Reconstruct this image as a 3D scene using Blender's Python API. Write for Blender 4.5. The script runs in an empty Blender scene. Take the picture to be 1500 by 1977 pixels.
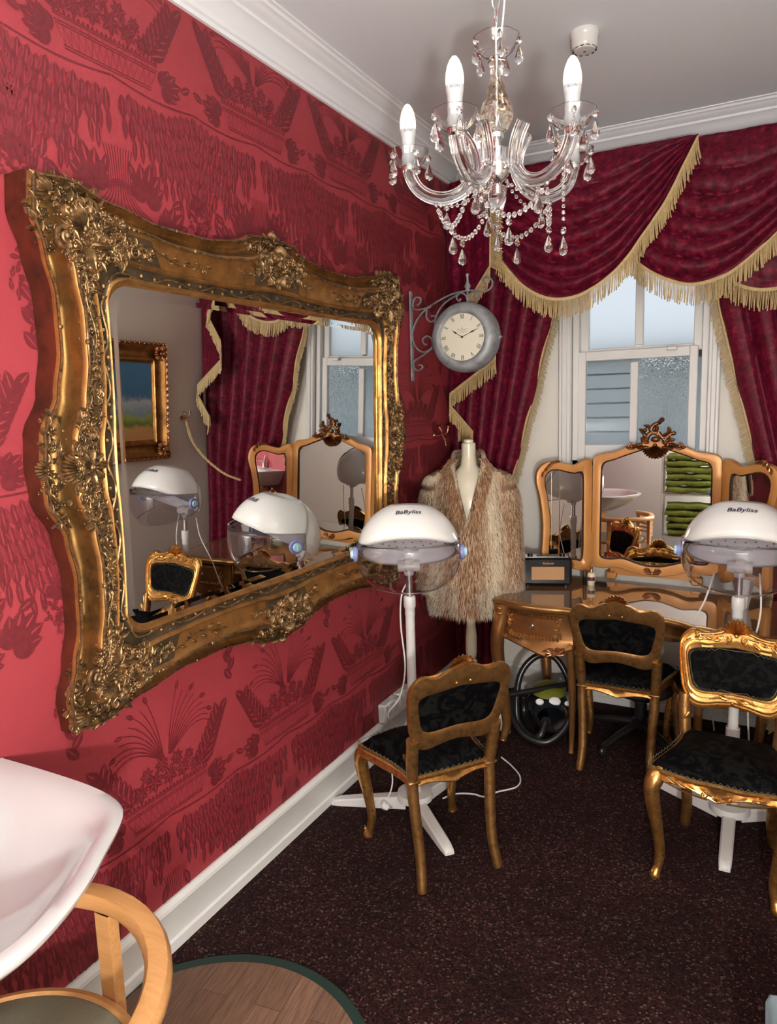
import bpy, bmesh, math, random
import numpy as np
from mathutils import Vector, Matrix
from math import sin, cos, pi, radians, sqrt, atan2, exp

SC = bpy.context.scene
COL = SC.collection
rnd = random.Random(7)
W, D, H = 2.33, 4.08, 3.10          # room: left wall x=0, right wall x=W, back wall y=D, ceiling z=H
HB = 2.985                          # underside of the cornice
YF = -0.75                          # wall behind the photographer

# ---------------------------------------------------------------- camera
cam = bpy.data.cameras.new('camera'); camo = bpy.data.objects.new('camera', cam); COL.objects.link(camo)
cam.sensor_fit = 'HORIZONTAL'; cam.sensor_width = 36.0; cam.lens = 36.0 * 1381.4 / 1500.0
cam.clip_start = 0.02; cam.clip_end = 60
Rr = Vector((0.885974, 0.462739, -0.030367)); Dn = Vector((0.040891, -0.143184, -0.988851)); Fw = Vector((-0.461928, 0.874855, -0.145779))
camo.matrix_world = Matrix(((Rr.x, -Dn.x, -Fw.x, 1.6674), (Rr.y, -Dn.y, -Fw.y, 0.0), (Rr.z, -Dn.z, -Fw.z, 1.74), (0, 0, 0, 1)))
SC.camera = camo

# ---------------------------------------------------------------- world, lights, exposure
SC.view_settings.view_transform = 'Standard'; SC.view_settings.look = 'None'
SC.view_settings.exposure = -0.08; SC.view_settings.gamma = 1.0
wd = bpy.data.worlds.new('overcast_sky'); SC.world = wd; wd.use_nodes = True
bg = wd.node_tree.nodes['Background']; bg.inputs[0].default_value = (0.86, 0.93, 1.0, 1); bg.inputs[1].default_value = 1.0

def light(name, kind, loc, energy, color=(1, 1, 1), size=0.1, size_y=None, rot=(0, 0, 0)):
    l = bpy.data.lights.new(name, kind); l.energy = energy; l.color = color
    if kind == 'AREA':
        l.size = size
        if size_y: l.shape = 'RECTANGLE'; l.size_y = size_y
    else: l.shadow_soft_size = size
    o = bpy.data.objects.new(name, l); o.location = loc; o.rotation_euler = rot; COL.objects.link(o); return o
light('camera_flash', 'POINT', (2.02, -0.50, 1.42), 172, (1.0, 0.97, 0.94), 0.045)
light('added_bounce_fill', 'AREA', (1.55, 0.30, 1.25), 13, (1.0, 0.97, 0.94), 0.5, 0.5, (radians(180 - 16), 0, radians(25)))  # added fill aimed upward to brighten the ceiling, not a fixture of the room
light('added_overhead_fill', 'AREA', (1.25, 0.75, 3.04), 13, (1.0, 0.96, 0.92), 0.9, 0.9)  # added overhead fill behind the view; no such fixture is seen

# ---------------------------------------------------------------- materials
def newmat(name):
    m = bpy.data.materials.new(name); m.use_nodes = True
    return m, m.node_tree.nodes, m.node_tree.links, m.node_tree.nodes['Principled BSDF']
def setp(b, **k):
    names = dict(color='Base Color', rough='Roughness', metal='Metallic', trans='Transmission Weight', ior='IOR', coat='Coat Weight',
                 sheen='Sheen Weight', spec='Specular IOR Level', emit='Emission Strength', ecol='Emission Color', alpha='Alpha', sheenr='Sheen Roughness')
    for a, v in k.items():
        i = b.inputs[names[a]]
        i.default_value = (*v, 1) if isinstance(v, tuple) and len(v) == 3 else v
def ramp(n, l, src, stops):
    r = n.new('ShaderNodeValToRGB'); e = r.color_ramp.elements
    while len(e) < len(stops): e.new(0.5)
    for i, (p, c) in enumerate(stops): e[i].position = p; e[i].color = (*c, 1)
    l.new(src, r.inputs[0]); return r.outputs[0]
def coords(n, l, scale=(1, 1, 1), kind='Object'):
    t = n.new('ShaderNodeTexCoord'); m = n.new('ShaderNodeMapping'); m.inputs['Scale'].default_value = scale
    l.new(t.outputs[kind], m.inputs[0]); return m.outputs[0]
def noise(n, l, vec, scale, detail=3, rough=.5, dist=0):
    x = n.new('ShaderNodeTexNoise'); x.inputs['Scale'].default_value = scale; x.inputs['Detail'].default_value = detail
    x.inputs['Roughness'].default_value = rough; x.inputs['Distortion'].default_value = dist; l.new(vec, x.inputs['Vector']); return x.outputs['Fac']
def bump(n, l, b, h, strength=.3, dist=.002):
    x = n.new('ShaderNodeBump'); x.inputs['Strength'].default_value = strength; x.inputs['Distance'].default_value = dist
    l.new(h, x.inputs['Height']); l.new(x.outputs[0], b.inputs['Normal'])
def M(name, color, rough=.5, metal=0, var=None, scale=8, bmp=0, bscale=60, **k):
    m, n, l, b = newmat(name); setp(b, color=color, rough=rough, metal=metal, **k)
    if var or bmp: v = coords(n, l)
    if var:
        l.new(ramp(n, l, noise(n, l, v, scale, 4), [(.3, color), (.7, var)]), b.inputs['Base Color'])
    if bmp: bump(n, l, b, noise(n, l, v, bscale, 4), bmp, .003)
    return m
m_wall = M('red_wallpaper', (.315, .034, .046), .62, var=(.285, .029, .040), scale=5, bmp=.25, bscale=420)
m_pat = M('wallpaper_pattern', (.155, .015, .022), .5, var=(.12, .012, .018), scale=60, bmp=.2, bscale=420)
m_pat2 = M('wallpaper_pattern_fine', (.22, .024, .034), .5, var=(.18, .019, .028), scale=60)
m_white = M('white_gloss_paint', (.78, .78, .76), .28, var=(.72, .72, .70), scale=3)
m_cornice = M('cornice_paint', (.84, .86, .90), .5)
m_ceil = M('grey_ceiling_paint', (.78, .82, .87), .75, bmp=.05, bscale=200)
m_cream = M('cream_wall_paint', (.80, .77, .70), .6, bmp=.05, bscale=150)
m_beige = M('beige_wall_paint', (.74, .68, .59), .6, bmp=.05, bscale=150)
m_tile = M('pale_wall', (.62, .60, .56), .5)
# carpet: woven flecks
m_carpet, n, l, b = newmat('flecked_carpet'); v = coords(n, l)
vo = n.new('ShaderNodeTexVoronoi'); vo.inputs['Scale'].default_value = 165; l.new(v, vo.inputs['Vector'])
sep = n.new('ShaderNodeSeparateColor'); l.new(vo.outputs['Color'], sep.inputs[0])
c1 = ramp(n, l, sep.outputs[0], [(0, (.008, .003, .004)), (.45, (.024, .008, .008)), (.70, (.042, .011, .012)), (.90, (.040, .019, .013)), (.96, (.12, .085, .065))])
c2 = ramp(n, l, noise(n, l, v, 3, 4), [(.3, (.55, .52, .52)), (.7, (.98, .88, .90))])
mx = n.new('ShaderNodeMix'); mx.data_type = 'RGBA'; mx.blend_type = 'MULTIPLY'; mx.inputs[0].default_value = 1
l.new(c1, mx.inputs[6]); l.new(c2, mx.inputs[7]); l.new(mx.outputs[2], b.inputs['Base Color']); setp(b, rough=.95, spec=.15)
bump(n, l, b, vo.outputs['Distance'], .8, .004)
def gilt(name, a, c, rough=.32, metal=.85, scale=14):
    m, n, l, b = newmat(name); v = coords(n, l)
    f = noise(n, l, v, scale, 6, .65)
    l.new(ramp(n, l, f, [(.32, a), (.62, c)]), b.inputs['Base Color'])
    l.new(ramp(n, l, f, [(.3, (rough + .15,) * 3), (.7, (rough - .04,) * 3)]), b.inputs['Roughness'])
    setp(b, metal=metal); bump(n, l, b, noise(n, l, v, 90, 3), .15, .002); return m
g_frame = gilt('antique_gilt', (.22, .105, .032), (.50, .25, .075), .34)
g_dark = gilt('dark_bronze_patina', (.035, .028, .018), (.13, .085, .045), .48, .7)
g_orn = gilt('carved_bronze_gilt', (.05, .038, .022), (.36, .215, .095), .40, .85, 60)
g_red = gilt('red_bole_edge', (.045, .010, .005), (.12, .024, .010), .4, .35)
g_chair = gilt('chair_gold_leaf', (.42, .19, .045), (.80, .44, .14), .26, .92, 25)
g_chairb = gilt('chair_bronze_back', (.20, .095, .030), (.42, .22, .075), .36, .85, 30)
g_wood = M('honey_gold_wood', (.62, .29, .085), .36, .2, var=(.52, .22, .060), scale=6)
g_edge = M('desk_gold_edge', (.62, .36, .13), .28, .9)
g_drawer = M('desk_brown_gold', (.26, .105, .032), .36, .45, var=(.18, .07, .022), scale=20)
g_cop = gilt('copper_gilt_carving', (.26, .10, .040), (.62, .32, .15), .3, .9, 40)
m_mirror = M('mirror_glass', (.86, .87, .86), .0, 1.0)
m_black = M('black_plastic', (.012, .012, .013), .28)
m_radio = M('black_leatherette', (.004, .004, .005), .35, coat=.1, spec=.25)
m_chrome = M('chrome', (.8, .8, .8), .12, 1.0)
m_alu = M('satin_metal', (.62, .64, .66), .3, 1.0)
m_hood = M('white_plastic', (.74, .74, .72), .22, coat=.3)
m_pole = M('stand_white_plastic', (.70, .69, .67), .35)
m_cord = M('white_cord', (.75, .74, .72), .4)
m_lilac = M('lilac_plastic', (.22, .24, .50), .35)
m_aqua = M('aqua_plastic', (.42, .72, .80), .3)
m_holes = M('dark_vent_holes', (.03, .03, .035), .6)
m_ink = M('navy_print', (.05, .05, .10), .5)
m_ceramic = M('white_ceramic', (.56, .56, .56), .08, coat=.6)
m_zinc = M('weathered_zinc', (.20, .215, .23), .55, .35, var=(.36, .37, .38), scale=25)
m_dial = M('cream_dial', (.72, .68, .55), .5)
m_dialedge = M('tan_dial_ring', (.62, .52, .34), .5)
m_dblack = M('dial_black', (.015, .015, .02), .5)
m_fringe = M('bullion_fringe', (.62, .47, .24), .7, var=(.50, .36, .17), scale=60)
m_manq = M('cream_lacquer', (.74, .68, .52), .25, coat=.4)
m_spk = M('speaker_cloth', (.50, .27, .12), .6, var=(.44, .23, .10), scale=200)
def wood(name, a, c, rough=.4, sc=(1, 14, 14), scale=6):
    m, n, l, b = newmat(name); v = coords(n, l, sc)
    l.new(ramp(n, l, noise(n, l, v, scale, 6, .6, .6), [(.3, a), (.7, c)]), b.inputs['Base Color']); setp(b, rough=rough); return m
m_beech = wood('beech_wood', (.52, .245, .085), (.64, .33, .13), .38)
m_seatgrey = M('grey_green_upholstery', (.27, .26, .19), .85, var=(.21, .20, .15), scale=300)
m_green = M('dark_green_edging', (.008, .028, .020), .7)
m_towel = M('green_towel', (.24, .30, .05), .9, var=(.15, .20, .03), scale=30, bmp=.4, bscale=300)
# vinyl planks on the mat
m_plank, n, l, b = newmat('wood_effect_planks'); v = coords(n, l)
br = n.new('ShaderNodeTexBrick'); br.inputs['Scale'].default_value = 1; br.inputs['Brick Width'].default_value = .62; br.inputs['Row Height'].default_value = .09
br.inputs['Mortar Size'].default_value = .0012; br.inputs['Color1'].default_value = (.22, .125, .080, 1); br.inputs['Color2'].default_value = (.12, .066, .042, 1); br.inputs['Mortar'].default_value = (.06, .035, .025, 1)
mp_ = n.new('ShaderNodeMapping'); mp_.inputs['Rotation'].default_value = (0, 0, radians(82)); l.new(v, mp_.inputs[0]); l.new(mp_.outputs[0], br.inputs['Vector'])
mp2 = n.new('ShaderNodeMapping'); mp2.inputs['Scale'].default_value = (3, 45, 1); l.new(mp_.outputs[0], mp2.inputs[0])
gr = ramp(n, l, noise(n, l, mp2.outputs[0], 3, 6, .65), [(.3, (.55, .55, .55)), (.7, (1.35, 1.35, 1.35))])
mx = n.new('ShaderNodeMix'); mx.data_type = 'RGBA'; mx.blend_type = 'MULTIPLY'; mx.inputs[0].default_value = 1
l.new(br.outputs['Color'], mx.inputs[6]); l.new(gr, mx.inputs[7]); l.new(mx.outputs[2], b.inputs['Base Color']); setp(b, rough=.5)
# crushed velvet
m_velvet, n, l, b = newmat('crushed_red_velvet'); v = coords(n, l)
l.new(ramp(n, l, noise(n, l, v, 34, 5, .7), [(.35, (.050, .002, .009)), (.55, (.13, .004, .020)), (.75, (.34, .018, .058))]), b.inputs['Base Color'])
setp(b, rough=.5, sheen=.22, sheenr=.35, spec=.2); b.inputs['Sheen Tint'].default_value = (.9, .15, .28, 1)
bump(n, l, b, noise(n, l, v, 60, 5, .7), .25, .003)
# black brocade
m_brocade, n, l, b = newmat('black_floral_brocade'); v = coords(n, l)
vo = n.new('ShaderNodeTexVoronoi'); vo.inputs['Scale'].default_value = 26; nz = noise(n, l, v, 18, 4, .6, 1.5)
f = ramp(n, l, nz, [(.49, (0, 0, 0)), (.53, (1, 1, 1))])
mx = n.new('ShaderNodeMix'); mx.data_type = 'RGBA'; l.new(f, mx.inputs[0]); mx.inputs[6].default_value = (.0016, .0016, .002, 1); mx.inputs[7].default_value = (.0075, .0072, .0068, 1)
l.new(mx.outputs[2], b.inputs['Base Color']); setp(b, rough=.65, spec=.05)
m_gimp = M('olive_gimp_braid', (.10, .10, .06), .6)
# glass types
def glass(name, color=(1, 1, 1), rough=0., ior=1.5, bmp=0, bscale=40, kind='noise', stretch=(1, 1, 1)):
    m, n, l, b = newmat(name); setp(b, color=color, rough=rough, trans=1.0, ior=ior)
    if bmp:
        v = coords(n, l, stretch)
        if kind == 'noise': h = noise(n, l, v, bscale, 1, .4)
        else:
            w = n.new('ShaderNodeTexWave'); w.inputs['Scale'].default_value = bscale; w.bands_direction = 'X'; l.new(v, w.inputs['Vector']); h = w.outputs['Fac']
        bump(n, l, b, h, bmp, .006)
    return m
m_crystal = glass('crystal_glass', (1, 1, 1), .0, 1.5)
m_armglass = glass('moulded_glass', (.97, .97, .98), .04, 1.48)
m_amber = glass('cut_glass_vase', (.98, .93, .84), .12, 1.45, .5, 60)
m_frost = glass('frosted_pane', (.92, .95, .97), .55, 1.3)
m_hammer = glass('hammered_pane', (.92, .96, .98), .12, 1.40, 1.0, 105)
m_reed = glass('reeded_pane', (.92, .95, .97), .06, 1.30, .30, 46, 'wave')
# clear visor: thin shell
m_bowl = M('bowl_plastic', (.80, .81, .84), .35)
m_visor, n, l, b = newmat('clear_visor'); setp(b, color=(.80, .79, .84), rough=.03, trans=1.0, ior=1.10, spec=.8, coat=1.0)
m_visor.surface_render_method = 'BLENDED' if hasattr(m_visor, 'surface_render_method') else m_visor.surface_render_method
m_bulb, n, l, b = newmat('lit_bulb'); setp(b, color=(.30, .27, .20), emit=1.9, ecol=(1.0, .80, .46), rough=.4)
m_sleeve = M('candle_sleeve', (.40, .41, .42), .4)
m_lotion = M('lotion', (.78, .70, .50), .3)
m_grout = M('pink_label', (.12, .03, .05), .5)
m_slat = M('outside_louvres', (.48, .54, .58), .6)
m_outwall = M('outside_wall', (.50, .56, .60), .8, var=(.60, .66, .69), scale=9)
m_outdark = M('outside_dark_bar', (.05, .055, .045), .8)
m_glasstop = M('desk_polished_top', (.24, .13, .060), .05, 0, var=(.17, .088, .042), scale=9, coat=1.0, spec=1.0)
m_desk = M('desk_bronze_gilt', (.36, .17, .055), .34, .7, var=(.27, .12, .040), scale=12)
m_vac = M('vacuum_smoked_body', (.010, .013, .018), .18, coat=.5)
m_vacgreen = M('vacuum_green_lid', (.16, .17, .02), .3)
m_brightw = M('bright_white_plastic', (.85, .85, .87), .3)
m_bin = M('grey_blue_plastic', (.16, .20, .22), .35)

# ---------------------------------------------------------------- mesh builder
def lerp(a, b_, t): return a + (b_ - a) * t
class MB:
    def __init__(s): s.V = []; s.F = []; s.I = []
    def add(s, V, F, mi=0, m=None):
        o = len(s.V)
        if m is not None: V = [m @ Vector(p) for p in V]
        s.V += [tuple(p) for p in V]; s.F += [tuple(i + o for i in f) for f in F]; s.I += [mi] * len(F); return s
    def box(s, c, d, mi=0, b=0., m=None):
        x, y, z = c; a, e, f = d[0] / 2, d[1] / 2, d[2] / 2
        if b <= 0:
            V = [(x + i * a, y + j * e, z + k * f) for k in (-1, 1) for j in (-1, 1) for i in (-1, 1)]
            F = [(0, 2, 3, 1), (4, 5, 7, 6), (0, 1, 5, 4), (2, 6, 7, 3), (0, 4, 6, 2), (1, 3, 7, 5)]
            return s.add(V, F, mi, m)
        b = min(b, a * .95, e * .95, f * .95); V = []; idx = {}
        for k in (-1, 1):
            for j in (-1, 1):
                for i in (-1, 1):
                    for ax in range(3):
                        p = [x + i * (a - (b if ax != 0 else 0)), y + j * (e - (b if ax != 1 else 0)), z + k * (f - (b if ax != 2 else 0))]
                        idx[(i, j, k, ax)] = len(V); V.append(tuple(p))
        F = []
        for ax in range(3):
            for sg in (-1, 1):
                o1, o2 = [q for q in range(3) if q != ax]
                cs = []
                for (p, q) in ((-1, -1), (1, -1), (1, 1), (-1, 1)):
                    t = [0, 0, 0]; t[ax] = sg; t[o1] = p; t[o2] = q; cs.append(idx[(*t, ax)])
                F.append(tuple(cs) if (sg > 0) == (ax != 1) else tuple(reversed(cs)))
        for ax in range(3):
            o1, o2 = [q for q in range(3) if q != ax]
            for p in (-1, 1):
                for q in (-1, 1):
                    t0 = [0, 0, 0]; t1 = [0, 0, 0]; t0[ax] = -1; t1[ax] = 1; t0[o1] = t1[o1] = p; t0[o2] = t1[o2] = q
                    F.append((idx[(*t0, o1)], idx[(*t1, o1)], idx[(*t1, o2)], idx[(*t0, o2)]))
        for k in (-1, 1):
            for j in (-1, 1):
                for i in (-1, 1): F.append((idx[(i, j, k, 0)], idx[(i, j, k, 1)], idx[(i, j, k, 2)]))
        return s.add(V, F, mi, m)
    def grid(s, P, cu=False, cv=False, mi=0, m=None, flip=False):
        nu, nv = len(P), len(P[0]); V = [p for r in P for p in r]; F = []
        for i in range(nu - (0 if cu else 1)):
            for j in range(nv - (0 if cv else 1)):
                a, b_, c, d = i * nv + j, ((i + 1) % nu) * nv + j, ((i + 1) % nu) * nv + (j + 1) % nv, i * nv + (j + 1) % nv
                F.append((a, d, c, b_) if flip else (a, b_, c, d))
        return s.add(V, F, mi, m)
    def tube(s, pts, r, n=8, mi=0, cap=True, closed=False, flat=1., m=None, up=None, star=0):
        P = [Vector(p) for p in pts]; N = len(P)
        R_ = r if isinstance(r, (list, tuple)) else [r] * N
        T = []
        for i in range(N):
            a = P[(i - 1) % N] if closed or i > 0 else P[i]; c = P[(i + 1) % N] if closed or i < N - 1 else P[i]
            t = (c - a); T.append(t.normalized() if t.length > 1e-9 else Vector((0, 0, 1)))
        u = Vector(up) if up else Vector((0, 0, 1))
        if abs(u.dot(T[0])) > .95: u = Vector((1, 0, 0))
        rings = []; x = (u - T[0] * u.dot(T[0])).normalized()
        for i in range(N):
            if up:
                uu = Vector(up)
                if abs(uu.dot(T[i])) < .97: x = uu - T[i] * uu.dot(T[i])
            x = (x - T[i] * x.dot(T[i]))
            x = x.normalized() if x.length > 1e-9 else Vector((1, 0, 0))
            y = T[i].cross(x); rr = R_[i]
            ring = []
            for k in range(n):
                an = 2 * pi * k / n; q = 1 + (star * (1 if k % 2 else -1))
                ring.append(P[i] + x * (cos(an) * rr * flat * q) + y * (sin(an) * rr * q))
            rings.append(ring)
        s.grid(rings, closed, True, mi, m)
        if cap and not closed:
            o = len(s.V) - N * n
            s.F.append(tuple(o + k for k in range(n))); s.I.append(mi)
            s.F.append(tuple(o + (N - 1) * n + k for k in reversed(range(n)))); s.I.append(mi)
        return s
    def lathe(s, prof, n=24, c=(0, 0, 0), mi=0, m=None, scal=0, nsc=0, cap=False, a0=0., a1=2 * pi):
        full = abs(a1 - a0 - 2 * pi) < 1e-6; G = []
        for k in range(n if full else n + 1):
            an = a0 + (a1 - a0) * k / n; row = []
            for (r, z) in prof:
                rr = r * (1 + (scal * (.5 + .5 * cos(nsc * an)) - scal / 2 if nsc else 0))
                row.append((c[0] + rr * cos(an), c[1] + rr * sin(an), c[2] + z))
            G.append(row)
        s.grid(G, full, False, mi, m)
        if cap and full:
            o = len(s.V) - len(G) * len(prof); L = len(prof)
            s.F.append(tuple(o + k * L for k in reversed(range(n)))); s.I.append(mi)
            s.F.append(tuple(o + k * L + L - 1 for k in range(n))); s.I.append(mi)
        return s
    def ball(s, c, r, nu=10, nv=6, mi=0, m=None):
        r = r if isinstance(r, (tuple, list)) else (r, r, r); G = []
        for k in range(nu):
            a = 2 * pi * k / nu
            G.append([(c[0] + r[0] * sin(pi * j / nv) * cos(a), c[1] + r[1] * sin(pi * j / nv) * sin(a), c[2] + r[2] * cos(pi * j / nv)) for j in range(nv + 1)])
        return s.grid(G, True, False, mi, m, True)
    def prism(s, out, h0, h1, mp=lambda u, v, w: (u, v, w), mi=0, m=None):
        n = len(out); V = [mp(u, v, h0) for u, v in out] + [mp(u, v, h1) for u, v in out]
        F = [tuple(reversed(range(n))), tuple(range(n, 2 * n))] + [(i, (i + 1) % n, n + (i + 1) % n, n + i) for i in range(n)]
        return s.add(V, F, mi, m)
    def build(s, name, mats, parent=None, sharp=38, smooth=True, **props):
        me = bpy.data.meshes.new(name); me.from_pydata(s.V, [], s.F)
        mats = mats if isinstance(mats, (list, tuple)) else [mats]
        for x in mats: me.materials.append(x)
        if len(mats) > 1: me.polygons.foreach_set('material_index', s.I)
        bm = bmesh.new(); bm.from_mesh(me)
        bmesh.ops.remove_doubles(bm, verts=bm.verts, dist=1e-6) if len(bm.verts) < 60000 else None
        bmesh.ops.recalc_face_normals(bm, faces=bm.faces); bm.to_mesh(me); bm.free()
        if smooth:
            me.polygons.foreach_set('use_smooth', [True] * len(me.polygons)); me.set_sharp_from_angle(angle=radians(sharp))
        me.update()
        o = bpy.data.objects.new(name, me); COL.objects.link(o)
        if parent is not None: o.parent = parent
        for k, v in props.items(): o[k] = v
        return o
def thing(name, label, cat, loc=(0, 0, 0), rz=0., group=None, rot=None):
    o = bpy.data.objects.new(name, None); COL.objects.link(o); o.location = loc; o.rotation_euler = rot or (0, 0, rz)
    o.empty_display_size = .05; o['label'] = label; o['category'] = cat
    if group: o['group'] = group
    return o
def tag(o, label, cat, group=None, kind=None):
    o['label'] = label; o['category'] = cat
    if group: o['group'] = group
    if kind: o['kind'] = kind
    return o
def kids(o): return [c for c in bpy.data.objects if c.parent == o]
def dup(o, parent=None):
    c = o.copy(); COL.objects.link(c); c.parent = parent
    for k in kids(o): dup(k, c)
    return c
def catmull(pts, n=8, closed=False):
    P = [Vector(p) for p in pts]; N = len(P); out = []
    for i in range(N if closed else N - 1):
        p0 = P[(i - 1) % N] if closed or i > 0 else P[0] * 2 - P[1]; p1 = P[i]; p2 = P[(i + 1) % N]
        p3 = P[(i + 2) % N] if closed or i < N - 2 else P[-1] * 2 - P[-2]
        for k in range(n):
            t = k / n; out.append(.5 * ((2 * p1) + (-p0 + p2) * t + (2 * p0 - 5 * p1 + 4 * p2 - p3) * t * t + (-p0 + 3 * p1 - 3 * p2 + p3) * t ** 3))
    if not closed: out.append(P[-1])
    return out
def text_mesh(txt, size, name, mat, parent, fn, shear=0., depth=.0006, bold=.0):
    cu = bpy.data.curves.new(name, 'FONT'); cu.body = txt; cu.size = size; cu.align_x = 'CENTER'; cu.align_y = 'CENTER'; cu.shear = shear; cu.extrude = depth; cu.offset = bold; cu.resolution_u = 3
    to = bpy.data.objects.new('tmp', cu); COL.objects.link(to)
    dg = bpy.context.evaluated_depsgraph_get(); me = bpy.data.meshes.new_from_object(to.evaluated_get(dg))
    bpy.data.objects.remove(to); bpy.data.curves.remove(cu)
    for v in me.vertices: v.co = Vector(fn(v.co.x, v.co.y, v.co.z))
    me.materials.clear(); me.materials.append(mat)
    o = bpy.data.objects.new(name, me); COL.objects.link(o); o.parent = parent; return o

# ---------------------------------------------------------------- carved ornament (u, v on a surface, w = relief)
def o_scroll(mb, mp, u, v, r, ang, sgn=1, turns=1.4, th=.006, tail=0, w=.004, mi=0):
    pts = []; R = []; K = int(14 * turns)
    for i in range(K + 1):
        t = i / K; a = ang + sgn * 2 * pi * turns * t; rr = r * (1 - .8 * t)
        pts.append(mp(u + rr * cos(a), v + rr * sin(a), w + th * .5 + th * t)); R.append(th * (1 - .45 * t) * (.5 if i == 0 else 1))
    mb.tube(pts, R, 6, mi); mb.ball(mp(u, v, w + th * 1.5), r * .26 + th * .3, 8, 5, mi)
def o_leaf(mb, mp, u, v, ang, L, Wd, h=.008, curl=.0, mi=0, lobes=4, w=0.):
    NU, NV = 9, 7; G = []
    for i in range(NU):
        t = i / (NU - 1); a = ang + curl * t; cx = u + L * t * cos(ang + curl * t / 2); cy = v + L * t * sin(ang + curl * t / 2)
        wd = Wd * sin(pi * min(1, t * .92 + .08)) ** .7 * (1 - .22 * abs(sin(lobes * pi * t))); row = []
        for j in range(NV):
            q = j / (NV - 1) * 2 - 1
            hh = h * (sin(pi * (t * .85 + .12)) * (1 - q * q * .8) + .35 * (abs(sin(q * pi * 1.5)) - .5) * sin(pi * t)) + h * .9 * t * t
            row.append(mp(cx - sin(a) * q * wd, cy + cos(a) * q * wd, w + (0 if abs(q) > .99 and 0 < t < 1 else hh)))
        G.append(row)
    mb.grid(G, mi=mi)
def o_shell(mb, mp, u, v, ang, R, spread=1.25, n=9, h=.012, mi=0, w=.002):
    NA = n * 4; G = []
    for i in range(NA + 1):
        q = i / NA * 2 - 1; a = ang + q * spread; rib = abs(cos(q * pi * n / 2)); RR = R * (.86 + .14 * rib) * (1 - .10 * q * q); row = []
        for j in range(7):
            t = j / 6; row.append(mp(u + RR * t * cos(a), v + RR * t * sin(a), w + h * sin(pi * (.15 + .8 * t)) * (.45 + .75 * rib)))
        row.append(mp(u + RR * 1.0 * cos(a), v + RR * 1.0 * sin(a), w - .002)); G.append(row)
    mb.grid(G, mi=mi); mb.ball(mp(u, v, w + h * .7), R * .14, 8, 5, mi)
def o_flower(mb, mp, u, v, r, n=6, h=.007, mi=0, w=0.):
    for k in range(n):
        o_leaf(mb, mp, u + .15 * r * cos(2 * pi * k / n), v + .15 * r * sin(2 * pi * k / n), 2 * pi * k / n, r * .9, r * .36, h, 0, mi, 1, w)
    mb.ball(mp(u, v, w + h * .9), r * .24, 7, 5, mi)
def o_beads(mb, mp, pts, r, w=0., mi=0):
    for p in pts: mb.ball(mp(p[0], p[1], w), r, 6, 4, mi)

# ================================================================ THE ROOM
def struct(mb, name, mats, **k):
    o = mb.build(name, mats, **k); o['kind'] = 'structure'; return o
struct(MB().box((W / 2, (D + YF) / 2, -.05), (W + .4, D - YF + .4, .1)), 'floor', m_carpet)
struct(MB().box((W / 2, (D + YF) / 2, H + .05), (W + .4, D - YF + .4, .1)), 'ceiling', m_ceil)
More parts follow.
